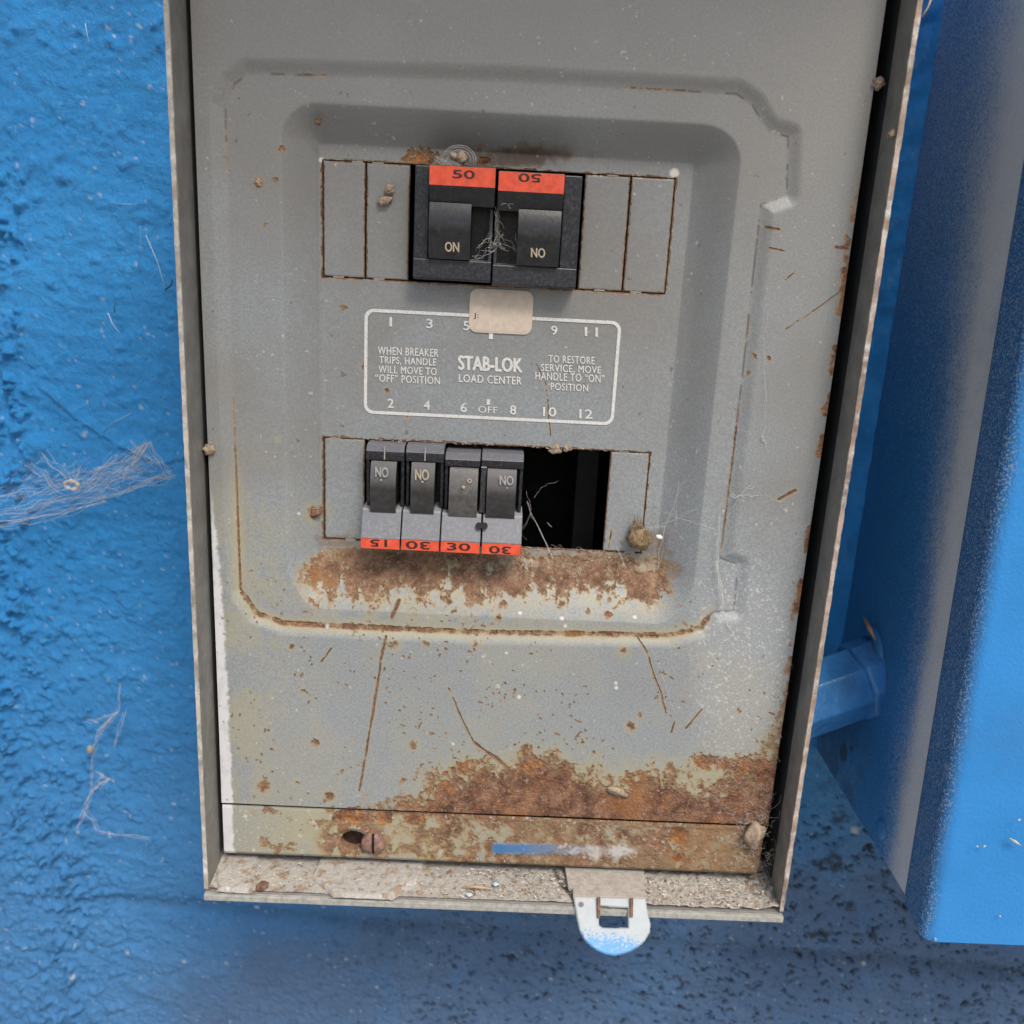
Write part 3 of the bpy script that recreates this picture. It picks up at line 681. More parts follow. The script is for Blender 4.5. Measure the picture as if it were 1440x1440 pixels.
def T_(s, box, bold=0, sp_=1.0, flip=False): return tex_text(s, box, YP, M_WHITE, cover, 'printing', flip, bold, .03, sp_)
for s_, cx, c_y in [('1', 549.5, 452.5), ('3', 604, 455), ('5', 656, 458), ('9', 779.5, 464.5), ('11', 831.5, 466.5), ('2', 549.5, 567), ('4', 600.5, 569.5), ('6', 652, 573), ('8', 721.5, 576.5), ('10', 773, 579), ('12', 824, 582)]:
    hw = 4.2 if len(s_) == 1 else 9
    if s_ == '1': hw = 1.5
    T_(s_, (cx-hw, c_y-6.3, cx+hw, c_y+6.3), .03)
BT = .008
T_('WHEN BREAKER', (531.5, 489, 616.5, 500), .02, 1.1); T_('TRIPS, HANDLE', (533.5, 502.5, 613.5, 514), .02, 1.1)
T_('WILL MOVE TO', (532.5, 515.5, 614, 526), .02, 1.1); T_('\u201cOFF\u201d POSITION', (528, 528, 618.5, 538.5), .02, 1.1)
T_('STAB-LOK', (645, 502, 734, 521.5), .055, 1.03); T_('LOAD CENTER', (645.5, 528, 733.5, 539), .03, 1.08)
T_('TO RESTORE', (771.5, 500.5, 836, 511), .02, 1.1); T_('SERVICE, MOVE', (761, 513.5, 845, 525), .02, 1.1)
T_('HANDLE TO \u201cON\u201d', (753, 525, 850, 536), .02, 1.1); T_('POSITION', (774.5, 539.5, 827, 549.5), .02, 1.1)
T_('OFF', (672.5, 571.5, 699.5, 580.5), .012, 1.05)
for (a, b_, c_, d_) in [(688, 463, 693.2, 477), (684.5, 561.5, 689, 569.5)]:
    p = P(a, b_, YP); q = P(c_, d_, YP); MB().add([(p[0], YP, p[2]), (q[0], YP, p[2]), (q[0], YP, q[2]), (p[0], YP, q[2])], [(0, 1, 2, 3)]).build('printed_mark', M_WHITE, cover)
# blank sticker over the 7
c0 = [P(a, b_, YF-.6) for a, b_ in ((661, 405), (751, 410), (747, 472), (659, 466))]
sx0, sx1, sz0, sz1 = (c0[0][0]+c0[3][0])/2, (c0[1][0]+c0[2][0])/2, (c0[2][2]+c0[3][2])/2, (c0[0][2]+c0[1][2])/2
pts = rr_pts(sx0, sx1, sz0, sz1, 2.6, 8)
stv = MB(); cxs = (sx0+sx1)/2; czs = (sz0+sz1)/2; n = len(pts)
Vv = []; Ff = []
for s_, yy in ((0, YF-.62), (.45, YF-.64), (.85, YF-.60), (1, YF-.45), (1, YF-.1)):
    for (x, z) in pts: Vv.append((cxs+(x-cxs)*max(s_, .02), yy, czs+(z-czs)*max(s_, .02)))
Ff = [tuple(range(n))]+[(r_*n+i, r_*n+(i+1) % n, (r_+1)*n+(i+1) % n, (r_+1)*n+i) for r_ in range(4) for i in range(n)]
stk = stv.add(Vv, Ff).build('sticker', M_PAPER, cover, smooth=False); stk['label'] = 'blank beige paper sticker over the printed 7'
tex_text('J:', (665.5, 440, 673, 449), YF-.66, M_INK, stk, 'pen_mark', depth=.02)

# ------------------------------------------------------------------ the strip along the bottom, with its screw
SX0, SX1, SZ0, SZ1 = -91.9, 103.0, -219.0, -198.6
a = np.arange(SX0, SX1+.3, .33); b_ = np.arange(SZ1, SZ0-.3, -.33)
X, Z = np.meshgrid(a, b_)
Y = np.full(X.shape, 0.9)
edge_t = Z[0, 0]-Z; Y -= 0.25*sst(0, 1.2, edge_t); Y += .8*sst(1.3, 0, Z-Z.min())+.8*sst(1.0, 0, X.max()-X)
U, V = proj(X, Y, Z)
HC = P(497, 1183, 0.8); SCP = P(524, 1187, 0.0)
hx, hz = HC[0], HC[2]
dh = np.hypot((X-hx)/1.22, Z-hz)-3.9                      # the slotted hole
Y += 1.0*sst(1.6, 0, dh)
Y -= .35*sst(6, 0, np.abs(V-1150-.04*(U-700)))*sst(600, 700, U)
ma, mb = cover_masks(X, Y, Z)
n1 = fbm(U, V, .02, 4, 51, .6); n2 = fbm(U, V, .07, 4, 52, .6); n3 = fbm(U, V, .16, 3, 53, .6)
rust = np.clip(sst(.30, .80, n2+.18*sst(540, 800, U)+.5*(n1-.5)+.4*(n3-.5))*sst(420, 640, U)*.85+.12*sst(560, 760, U), 0, .9)
rust *= 1-.42*sst(640, 780, U)*sst(.35, .6, n1+.3*(n3-.5))
rust = np.maximum(rust, sst(.58, .66, n2)*sst(340, 380, U)*.6)
rust = np.maximum(rust, .8*sst(9, 3, dh)*sst(.38, .55, n2+.1))
rust = np.maximum(rust, .8*sst(9, 0, V-1132-.042*(U-303))*sst(460, 520, U)*sst(.35, .5, n3))
yel = np.clip(.50*sst(.38, .62, n1+.05)*sst(340, 430, U)*sst(1000, 600, U)+.10+.35*sst(500, 600, U)*sst(.4, .6, n2), 0, .8)
grime = np.clip(.40*sst(.4, .6, n1)*sst(600, 700, U)+.35*sst(930, 1000, U), 0, .6)
org = np.zeros(X.shape)
for (p_, q_, ra, rb) in [(497, 1149, 30, 11), (583, 1152, 14, 9), (540, 1150, 16, 8), (955, 1175, 14, 12), (955, 1205, 9, 7)]:
    k = sst(1.5, .4, ((U-p_)/ra)**2+((V-q_)/rb)**2+2.4*(n3-.5)); org = np.maximum(org, k*.95); rust = np.maximum(rust, k)
blue = sst(3, -3, np.abs(V-1194-.02*(U-745))-7-3*(n3-.5))*sst(688, 696, U)*sst(880, 690, U+60*(n2-.5)); rust *= 1-blue; grime *= 1-blue
white = ma[..., 3]
k = ((U-845)/50)**2+((V-1197)/10)**2; white = np.maximum(white, .45*sst(1.2, .2, k+2*(n2-.5)))
dark = .85*sst(.7, 0, -(Z.min()-Z)-.0)*0+.5*sst(-.1, -1, dh)*0
dark = np.maximum(dark, .6*sst(306, 312, U)*0)
dark = np.maximum(dark, .55*sst(318, 311, U)*sst(1130, 1210, V)*sst(.4, .6, n3))
fleck = sst(.76, .82, n3)*.7
keep = (np.hypot((X[:-1, :-1]+.15-hx)/1.22, Z[:-1, :-1]-.15-hz) > 3.9)
strip = link('lower_strip', grid_mesh('lower_strip', X, Y, Z, keep, {'ma': np.stack([rust, yel, dark, white], -1), 'mb': np.stack([blue, org, grime, fleck], -1)}), M_STRIP, panel)
MB().box(SX0+.2, SX1-.2, 8, 9, SZ0+.4, SZ1+1.4).build('strip_back', M_BACK, strip)
ring = MB(); n = 40
Vv = []
for (s_, yy) in ((4.0, 1.7), (3.75, 1.9), (3.7, 4.5)):
    for k in range(n): an = 2*math.pi*k/n; Vv.append((hx+1.22*s_*math.cos(an), yy, hz+s_*math.sin(an)))
ring.add(Vv, [(r_*n+i, r_*n+(i+1) % n, (r_+1)*n+(i+1) % n, (r_+1)*n+i) for r_ in range(2) for i in range(n)]).build('hole_rim', M_RAWRUST, strip, smooth=True)
# screw: domed head with a slot
bm = bmesh.new()
Vv = []; Ff = []; n = 36; prof = [(4.35, 1.2), (4.35, .2), (4.1, -.5), (3.3, -1.2), (2.2, -1.65), (1.0, -1.85), (.05, -1.9)]
scx, scz = SCP[0]+.2, SCP[2]
for (r_, yy) in prof:
    for k in range(n): an = 2*math.pi*k/n; Vv.append((scx+r_*math.cos(an), yy, scz+r_*math.sin(an)))
bm.free()
# cut the slot: vertices inside the slot are pushed back
dense = []
gx_ = np.arange(-4.4, 4.41, .1); X, Z = np.meshgrid(gx_, gx_); rr = np.hypot(X, Z)
Y = np.interp(rr, [0, 1, 2.2, 3.3, 4.1, 4.35, 6], [-1.9, -1.85, -1.65, -1.2, -.5, .4, 1.6])
xa = X*math.cos(.03)+Z*math.sin(.03)
Y = Y+2.0*sst(.58, .46, np.abs(xa))
X2 = X*np.minimum(1, 4.4/np.maximum(rr, 1e-6)); Z2 = Z*np.minimum(1, 4.4/np.maximum(rr, 1e-6))
z0 = np.zeros(X.shape)
me = grid_mesh('screw', X2+scx, Y, Z2+scz, None, {})
scr = link('screw', me, M_SCREW, strip, smooth=True); MB().box(scx-.42, scx+.42, -.15, 1, scz-3.9, scz+3.9).build('slot_shade', M_DARK, strip)  # dark bar imitates the shade down in the slot
scr['label'] = 'rusty slotted screw half over its hole'

# ------------------------------------------------------------------ hasp tab at the bottom
hp = []
def hz_(a, b_): return Pz(a, b_, ZB+4.6)
top_pts = [hz_(793, 1210), hz_(905, 1214), hz_(908, 1262), hz_(806, 1259), hz_(806, 1248), hz_(799, 1247)]
hasp = MB().poly(top_pts, (0, 0, -1.2)).build('hasp', None, panel, bevel=.2)
p0 = np.array(hz_(856, 1261)); th = R(42); nrm = (0, -math.cos(th), math.sin(th))
def hq(a, b_): return Ppl(a, b_, p0, nrm)
outl = [(806, 1260), (811, 1290), (815, 1308), (822, 1322), (832, 1331.5), (841, 1337.5), (852, 1342), (864, 1344), (876, 1342.5), (888, 1338.5), (898, 1332), (907, 1323), (914, 1311), (915, 1300), (911, 1282), (908, 1263)]
hole = [(841.5, 1274), (842.5, 1301), (847, 1304.5), (883.5, 1305), (883, 1277)]
# gridded plate so that the overspray can be placed
P3 = [hq(a, b_) for a, b_ in outl]; H3 = [hq(a, b_) for a, b_ in hole]
ax = np.array([1, 0, 0.0]); ay = np.cross(np.array(nrm), ax); ay = ay*(-1 if ay[2] > 0 else 1)
def loc(p): d_ = np.array(p)-p0; return (float(d_ @ ax), float(d_ @ ay))
Po = [loc(p) for p in P3]; Ho = [loc(p) for p in H3]
a = np.arange(min(p[0] for p in Po)-.3, max(p[0] for p in Po)+.3, .22); b_ = np.arange(-.1, max(p[1] for p in Po)+.4, .22)
A, B = np.meshgrid(a, b_); so_ = insd(A, B, Po); sh_ = insd(A, B, Ho)
def to3(A, B, off): return p0[0]+A*ax[0]+B*ay[0]+off*nrm[0], p0[1]+A*ax[1]+B*ay[1]+off*nrm[1], p0[2]+A*ax[2]+B*ay[2]+off*nrm[2]
off = .0-.5*sst(-.45, .1, so_)-.5*sst(.45, -.1, sh_)+.12*fbm(A, B, .25, 2, 4)
X, Y, Z = to3(A, B, off)
U, V = proj(X, Y, Z); n3 = fbm(A, B, .5, 3, 5)
pr = .95*sst(1292, 1338, V+8*(n3-.5)-.25*np.maximum(U-870, 0)+.1*np.maximum(840-U, 0))*sst(935, 880, U)*.95
pr = pr*(1-.0)
spk = np.maximum(sst(.62, .7, fbm(A, B, .9, 3, 6))*.35*sst(1285, 1265, V), .75*sst(1270, 1258, V-3*(n3-.5)))
dk = .9*sst(5, 3, np.hypot(U-817, V-1272))
dk = np.maximum(dk, .5*sst(1.0, .2, np.abs(so_))*sst(860, 880, U)*sst(1325, 1335, V))
ctr_o = insd((A[:-1, :-1]+A[1:, 1:])/2, (B[:-1, :-1]+B[1:, 1:])/2, Po); ctr_h = insd((A[:-1, :-1]+A[1:, 1:])/2, (B[:-1, :-1]+B[1:, 1:])/2, Ho)
kp = (ctr_o < .05) & (ctr_h > -.05)
attr = np.stack([pr, spk, dk, np.zeros(pr.shape)], -1)
me = grid_mesh('hasp_tongue', X, Y, Z, kp, {'ma': attr})
bm = bmesh.new(); bm.from_mesh(me)
r_ = bmesh.ops.extrude_face_region(bm, geom=bm.faces[:])
for v_ in r_['geom']:
    if isinstance(v_, bmesh.types.BMVert): v_.co -= Vector(nrm)*(1.0/1000)
bmesh.ops.recalc_face_normals(bm, faces=bm.faces); bm.to_mesh(me); bm.free()
tongue = link('tongue', me, M_HASP, hasp, smooth=False); tongue['label'] = 'white hasp tongue with square hole and blue sprayed tip'
hasp.data.materials.clear(); hasp.data.materials.append(simple('dusty hasp', (0.40, 0.36, 0.31), .9, .15, 400, dust=.7, dustcol=(.55, .52, .47), bump=.0003))
for (a_, b1, b2) in ((839.5, 1262, 1291), (885.5, 1263, 1290)):
    q0 = np.array(hq(a_, b1)); q1 = np.array(hq(a_, b2)); nn = np.array(nrm)
    MB().poly([tuple(q0+nn*.0), tuple(q1+nn*.0), tuple(q1+nn*1.0), tuple(q0+nn*2.2)], (1.0, 0, 0)).build('folded_ear', M_RAWRUST, hasp, bevel=.12)

# lid of the box, swung up above the cover
lid = MB(); hy, hz0 = YR-1, ZT+1.5; an = R(LIDA := 138)
for (s0, s1_, t0, t1_) in ((0, 300, 0, 1.4),):
    c_, s_ = math.cos(an), math.sin(an)
    def lp(l, t_): return (hy-s_*l - c_*t_*0, hz0-c_*l+t_)
    lid.prism([lp(0, 0), lp(300, 0), lp(300, 1.4), lp(0, 1.4)], XL-1, XR+1)
lid.build('lid', M_SHELL, panel, bevel=.3)

# ------------------------------------------------------------------ circuit breakers
def breaker(name, label, group, x0, x1, hx0, hx1, lx0, lx1, zt, hh, up, word, wordbox, rating, rflip, rbox, wflip, bz, wmat=None, notch=None, bmat=None, hmat=None, wide=False):
    """x0..x1 body, hx handle, lx label block (mm at their own depth); zt body end, hh height; up=+1: rating block at the top.
    bz: (end of body bar, end of handle, end of slope) measured from the body end"""
    s_ = up                                   # going from the body end towards the rating block: z = zt + s_*h
    root = empty(name, (x0+x1)/2, 30, zt if s_ > 0 else zt-hh)
    tag(root, label, 'circuit breaker', group)
    z_ = lambda h: zt+s_*h
    b1, b2, b3 = bz
    fy = 3.2
    hs = MB()
    hs.prism([(30, z_(.1)), (fy+2.2, z_(.1)), (fy+.1, z_(1.7 if s_ < 0 else .6)), (fy, z_(2.0 if s_ < 0 else .9)), (fy+.2, z_(b1)), (14, z_(b1)), (14, z_(hh-4)), (30, z_(hh-4))], x0+.12, x1-.12)
    hs.prism([(14.5, z_(b1-1)), (fy+1.2, z_(b1-.5)), (fy+2.6, z_(b2)), (14.5, z_(b2))], x0+.15, min(hx0-.25, x0+1.3)) if hx0-x0 > .8 else None
    if x1-hx1 > 1.4: hs.prism([(14.5, z_(b1-1)), (fy+1.2, z_(b1-.5)), (fy+2.6, z_(b2)), (14.5, z_(b2))], max(hx1+.35, x1-1.3 if word != 'wide' else hx1), x1-.15)
    if wide and lx0-x0 > 1.5: hs.prism([(24, z_(b1-.2)), (fy+.4, z_(b1-.2)), (fy+.9, z_(hh)), (24, z_(hh))], x0+.15, lx0-.15)
    if wide and x1-lx1 > 1.5: hs.prism([(24, z_(b1-.2)), (fy+.4, z_(b1-.2)), (fy+.9, z_(hh)), (24, z_(hh))], lx1+.15, x1-.15)
    hs.build('housing', bmat or M_BLACK, root, bevel=.28)
    # rating block: sloping shoulder and upright label face
    bk = MB(); fb = -1.8
    bk.prism([(14, z_(b2+.1)), (2.2, z_(b2+.1)), (1.9, z_(b2+.6)), (fb, z_(b3)), (fb+.1, z_(hh)), (12, z_(hh))], lx0+.06, lx1-.06)
    blk = bk.build('rating_block', M_UP if wide else M_BLOCK, root, bevel=.25)
    # rocker handle: a convex sweep
    hd = MB(); pr = []
    m_ = 28
    for k in range(m_+1):
        t_ = k/m_; pr.append((fy+.5-4.0*math.sin(math.pi*(.14+.66*t_)), z_(b1+.25+(b2-b1+.6)*t_)))
    pr += [(13, pr[-1][1]), (13, pr[0][1])]
    hd.prism(pr, hx0, hx1)
    h_ = hd.build('handle', hmat or M_HANDLE, root, smooth=True)
    h_.data.set_sharp_from_angle(angle=R(30))
    # red label with its number
    ly = fb-.12; zz0, zz1 = sorted((z_(b3+.15), z_(hh-.2)))
    lb = MB().box(lx0+.2, lx1-.2, ly, fb+.02, zz0, zz1).build('rating_label', M_RED, root)
    tex_text(rating, rbox, ly-.03, M_INK, lb, 'printing', rflip, .05, .02)
    if word: tex_text('ON', wordbox, 0, wmat or M_GREYPRINT, h_, 'printing', wflip, .03, .05) if len(wordbox) == 4 else tex_text(word, wordbox[:4], wordbox[4], wmat or M_GREYPRINT, h_, 'printing', wflip, .03, .05)
    return root
def xa(px, py, y): return P(px, py, y)[0]
def zaa(px, py, y): return P(px, py, y)[2]

# lower row: four narrow breakers
def lower(i, bx, hx, lx, tops, label, group, rating, rflip, rb, wb, word, wmat=None, name='circuit_breaker', hmat=None):
    tb, hb1, hb2, lb_t, lb_b = tops     # photograph rows: body top front edge, handle top, handle bottom, label top, label bottom
    zt = zaa(bx[0], tb, 3.2)+.1
    z1 = zaa(hx[0], hb1, 3.2); z2 = zaa(hx[0], hb2, 2.2); z3 = zaa(lx[0]+8, lb_t, -1.8); z4 = zaa(lx[0]+8, lb_b, -1.8)
    return breaker(name, label, group, xa(bx[0], tb+15, 3.2), xa(bx[1], tb+15, 3.2), xa(hx[0], 680, 1), xa(hx[1], 680, 1), xa(lx[0], 765, -1.8), xa(lx[1], 765, -1.8),
                   zt, zt-z4, -1, word, wb, rating, rflip, rb, True, (zt-z1, zt-z2, zt-z3), wmat, hmat=hmat)
grpL = 'narrow circuit breakers in the lower row'
bA = lower(0, (514, 569), (521, 557), (506.5, 562.5), (626, 647, 715, 756.5, 771.5), 'narrow black breaker rated 15, leftmost of the lower row', grpL, '15', True, (521, 759, 544, 768.5), (528, 657, 546, 671, -.45), 'ON')
bB = lower(1, (570, 625), (578, 611), (563.5, 618), (628, 649, 717, 758.5, 774), 'narrow black breaker rated 30 with gold lettering, second in the lower row', grpL, '30', True, (571, 761.5, 604, 772), (584, 660, 603, 675, -.45), 'ON', M_GOLD)
b3 = lower(2, (625, 676), (632, 672), (619, 675.5), (638, 656, 721, 761, 777), 'narrow black breaker with worn off lettering and upright number 30, third in the lower row', grpL, '30', False, (629, 764, 661, 774), (657, 673, 664, 679, -.45), 'o', M_GOLD, hmat=M_WORN)
b4 = lower(3, (676.5, 737), (685, 726), (677, 733.5), (639, 658, 723, 763.5, 779.5), 'narrow black breaker rated 30 beside the empty opening, rightmost in the lower row', grpL, '30', True, (688, 768.5, 718, 778.5), (703, 669, 722, 682, -.45), 'ON')
dv = MB().box(xa(675.2, 690, 2.5), xa(683.2, 690, 2.5), 2.4, 12, zaa(679, 721, 2.5), zaa(679, 657, 2.5)).build('divider', M_BLOCK, b4, bevel=.15)
for hx_ in (673.5, 681.0):  # flat dark discs painted as the shade inside the tie holes
    c_ = np.array(P(hx_, 739.5, -.55)); nv = np.array([0, -.88, .47]); a1 = np.array([1, 0, 0.0]); a2 = np.cross(nv, a1)
    MB().add([tuple(c_+nv*.12+1.15*(math.cos(k*math.pi/8)*a1*(1 if k else 1)+math.sin(k*math.pi/8)*a2)) for k in range(16)], [tuple(range(16))]).build('tie_hole_shade', M_DARK, b3 if hx_ < 677 else b4)
if False: MB().box(xa(653.2, 645, 3), xa(654.6, 645, 3), 3.08, 3.6, zaa(654, 655, 3), zaa(654, 640, 3)).build('seam', M_GREYPRINT, b3)
for (bb, du, dv_, rr_) in ((bA, 536, 675, .32), (bB, 594, 677.5, .34), (b3, 652, 685, .55), (b4, 713.5, 686, .28)):
    c_ = P(du, dv_, -.62); MB().add([(c_[0]+rr_*math.cos(k*math.pi/6), -.62, c_[2]+rr_*math.sin(k*math.pi/6)) for k in range(12)], [tuple(range(12))]).build('printed_dot', M_GOLD if bb in (bB, b3) else M_GREYPRINT, bb)
for (bb, su, z0_, z1_) in ((bA, 540, 628, 646), (bB, 597, 630, 648)):
    MB().box(xa(su, 638, 3.1), xa(su+1.6, 638, 3.1), 2.98, 3.6, zaa(su, z1_, 3.1), zaa(su, z0_, 3.1)).build('mould_seam', M_GREYPRINT, bb)
# upper pair, twice as wide, turned the other way up
grpU = 'wide circuit breakers in the upper window'
def upper(bx, hx, lx, label, rating, rflip, rb, wb, wflip, dy):
    zt = zaa(640, 396+dy, 4.5); z1 = zaa(640, 366+dy, 3.2); z2 = zaa(640, 290+dy, 2.2); z3 = zaa(640, 262+dy, -1.8); z4 = zaa(640, 233+dy, -1.8)
    return breaker('circuit_breaker', label, grpU, xa(bx[0], 330, 3.2), xa(bx[1], 330, 3.2), xa(hx[0], 330, 1), xa(hx[1], 330, 1), xa(lx[0], 250, -1.8), xa(lx[1], 250, -1.8),
                   zt, z4-zt, 1, 'ON', wb, rating, rflip, rb, wflip, (z1-zt, z2-zt, z3-zt), M_GOLD, wide=True, hmat=M_UP)
upper((581, 693), (603, 661.5), (603, 697.5), 'wide black breaker rated 50 with upright lettering, left of the upper pair', '50', False, (636.5, 239.5, 667.5, 251), (626, 340.5, 645.5, 354, 0.1), False, 0)
upper((694, 815), (728, 788), (700.5, 795), 'wide black breaker rated 50 with inverted lettering, right of the upper pair', '50', True, (729.5, 244.5, 760.5, 256), (747, 349, 766.5, 362, 0.1), True, 3.5)

# ------------------------------------------------------------------ blue metal cabinet at the right
CX = 150.5; CZB = -213.7
cab = empty('metal_cabinet', 190, YW, CZB)
tag(cab, 'tall blue sprayed sheet metal box on the wall, right of the grey panel', 'metal box')
prof = [(CX, YW+1, 0), (CX-.1, YW-3, .1), (CX-.2, 0, 3)]
# plan profile at the bottom: wall -> fold B -> corner C -> front
def cab_grid(name, path, zs_, maskf, hole=None):
    """path: functions (z)->(x, y) sampled along the profile"""
    S = len(path); X = np.zeros((len(zs_), S)); Y = X.copy(); Z = np.repeat(zs_[:, None], S, 1)
    for j, (x, y, lean) in enumerate(path):
        X[:, j] = x; Y[:, j] = y+lean*(zs_-CZB)/280.0
    U, V = proj(X, Y, Z); S_ = np.repeat(np.arange(S)[None, :], len(zs_), 0)
    keep = None
    if hole is not None:
        yc, zc_, ry, rz = hole
        q = ((Y-yc)/ry)**2+((Z-zc_)/rz)**2; keep = ~((q[:-1, :-1] < 1))
    return grid_mesh(name, X, Y, Z, keep, {'ma': maskf(X, Y, Z, U, V)})
zz = np.arange(CZB, 260, 1.0)
ys = np.arange(YW+2, -15, -1.0)
HCEN = Px(1221, 944, CX-.6); HT = Px(1212, 863, CX-.6); HBt = Px(1230, 1026, CX-.6); HL = Px(1200, 930, CX-.6); HR = Px(1243, 960, CX-.6)
def side_mask(X, Y, Z, U, V):
    lean = 15*(Z-CZB)/280.0
    db = Y-(-15+lean)                       # distance behind the fold
    n = fbm(Y, Z, .08, 3, 5)
    pr = (.62*sst(46, 0, db+6*(n-.5))+.55*sst(20, 0, db+4*(n-.5)))*np.interp(Z, [CZB, -120, 0, 90], [1, .95, .88, .8])
    spk = 0.25+0*pr
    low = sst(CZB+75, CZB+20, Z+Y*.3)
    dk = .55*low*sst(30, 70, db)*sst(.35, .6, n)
    for (a_, b_, ra, rb) in [(1186, 1058, 6, 14), (1197, 1052, 3, 5)]:
        dk = np.maximum(dk, .9*sst(1.4, .5, ((U-a_)/ra)**2+((V-b_)/rb)**2))
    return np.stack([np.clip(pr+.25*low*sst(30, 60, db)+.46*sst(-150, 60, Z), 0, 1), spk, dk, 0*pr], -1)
sp_path = [(CX-.15*(YW-y)/100, y, 15*(YW-y)/(YW+15)) for y in ys]
hy_, hz_c = HCEN[1], HCEN[2]; hr = (HT[2]-HBt[2])/2*.97
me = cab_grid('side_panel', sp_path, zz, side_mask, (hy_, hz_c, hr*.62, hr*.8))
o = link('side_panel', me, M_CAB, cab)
# fold and front strip
path = []
for k in range(7):
    t_ = k/6; path.append((150.3-.9*t_*t_, -15-1.0*k/6*1.0, 15))
for k in range(1, 16):
    t_ = k/15; path.append((149.4-2.5*t_, -16-16.9*t_, 15-3*t_))
def strip_mask(X, Y, Z, U, V):
    k = np.repeat(np.arange(X.shape[1])[None, :], X.shape[0], 0)
    pr = np.where(k <= 5, 1.0, .30-.015*k); return np.stack([np.clip(pr, 0, 1), np.where(k <= 5, .3, 1.0)+0*pr, 0*pr, 0*pr], -1)
link('fold_strip', cab_grid('fold_strip', path, zz, strip_mask), M_CAB, cab)
path = []
for k in range(13):
    a_ = math.pi/2*k/12; path.append((146.9+4.5-4.5*math.cos(a_), -32.9-4.5*math.sin(a_), 12))
for x in np.arange(152.5, 330, 3.0): path.append((x, -37.4, 12))
path.append((330, -37.4, 12)); path.append((330, YW, 12))
def front_mask(X, Y, Z, U, V):
    k = np.repeat(np.arange(X.shape[1])[None, :], X.shape[0], 0)
    n = fbm(X, Z, .05, 2, 3)
    spk = sst(11, 1, k+4*(n-.5)); bl = .85*sst(5, 3, np.hypot((U-1427)/2.2, (V-1182)/1.0))*0
    return np.stack([.12*spk, spk, 0*spk, bl], -1)
link('front_panel', cab_grid('front_panel', path, zz, front_mask), M_CAB, cab)
bp = MB(); lo = [(CX, YW), (CX-.2, -15), (149.4, -16), (146.9, -34), (149.5, -37.2), (330, -37.2), (330, YW)]
bp.add([(x, y+.0, CZB+.3) for x, y in lo], [tuple(range(len(lo)))]).build('bottom_panel', M_CAB, cab)
# flakes stuck on the front
for (a_, b_, l_, an_) in [(1428, 1184, 5.0, -.55), (1315, 1321, 1.6, -1.3), (1384, 1190, 1.3, .5), (1433, 1153, 1.0, .2), (1406, 1288, .7, 0), (1374, 1190, .7, 0)]:
    p = P(a_, b_, -38.0); d_ = np.array([math.cos(an_), 0, math.sin(an_)])*l_/2
    rad = .35 if l_ > 2 else .28
    o = MB().tube([np.array(p)-d_, np.array(p)-d_*.2+np.array([0, -.3, .1]), np.array(p)+d_*.4, np.array(p)+d_], [rad*.4, rad*1.5, rad, rad*.2], 6).build('paint_crumb', M_CHIP2, cab, smooth=True)
# domed rivet and sealant
p = Px(1237, 1166, CX-.9)
rv = MB(); n = 18; Vv = []
for (r_, dx) in ((3.6, 0), (3.2, -.9), (2.0, -1.5), (.1, -1.8)):
    for k in range(n): a_ = 2*math.pi*k/n; Vv.append((CX+dx, p[1]+r_*math.cos(a_), p[2]+r_*1.2*math.sin(a_)))
rv.add(Vv, [(r_*n+i, r_*n+(i+1) % n, (r_+1)*n+(i+1) % n, (r_+1)*n+i) for r_ in range(3) for i in range(n)]).build('rivet', M_PIPE, cab, smooth=True)

# sealant bead between the wall and the cabinet
zz2 = np.arange(-190, 200, .9); aa = np.linspace(0, 1, 26)
A, Zs = np.meshgrid(aa, zz2)
n_ = fbm(A*14, Zs, .16, 3, 8)
Wd = 12+7*(fbm(A*0, Zs, .05, 2, 4)-.5)
Xs = CX+.6-Wd*A; rip = np.sin(Zs*.55+A*5+6*fbm(A*3, Zs, .08, 2, 6))
amp = np.interp(Zs, [-190, -60, -30, 60, 200], [.3, .35, 1.3, .9, .8])
Ys = YW-1-9*(1-A)**1.6-1.0*np.sin(A*math.pi)-amp*.8*rip*np.sin(A*math.pi)-1.6*(n_-.5)
zr = np.zeros(A.shape)
bead = link('sealant_bead', grid_mesh('bead', Xs, Ys, Zs, None, {}), M_CAULK)
tag(bead, 'wrinkled blue painted sealant bead in the corner between wall and metal box', 'sealant')

# ------------------------------------------------------------------ conduit into the cabinet
e1 = np.array([CX+6, hy_, hz_c]); 
pw = P(1150, 978, hy_-6)
e0 = np.array(pw); dirv = e0-e1; dirv /= np.linalg.norm(dirv)
cond = empty('conduit', float(e1[0]), float(e1[1]), float(e1[2]))
tag(cond, 'short thick blue painted conduit running from the grey panel into the metal box', 'conduit')
rp = hr*.88
pts = [e1, e1+dirv*9]
end = e1+dirv*(e1[0]-XR-1)/abs(dirv[0])
def octo(c, r_, rot, n=8): 
    up = np.array([0, 0, 1.0]); a_ = np.cross(dirv, up); a_ /= np.linalg.norm(a_); b_ = np.cross(a_, dirv)
    return [tuple(c+r_*(math.cos(rot+2*math.pi*k/n)*a_+math.sin(rot+2*math.pi*k/n)*b_)) for k in range(n)]
def sweep(stations, n=8, rot=.25):
    Vv = []
    for c, r_ in stations: Vv += octo(c, r_, rot, n)
    m_ = len(stations)
    return Vv, [(i*n+k, i*n+(k+1) % n, (i+1)*n+(k+1) % n, (i+1)*n+k) for i in range(m_-1) for k in range(n)]+[tuple(range(n)), tuple(range((m_-1)*n, m_*n))]
v_, f_ = sweep([(e1+dirv*7, rp*.93), (end, rp*.93)], 7, .5); MB().add(v_, f_).build('pipe', M_PIPE, cond, bevel=1.0, seg=3)
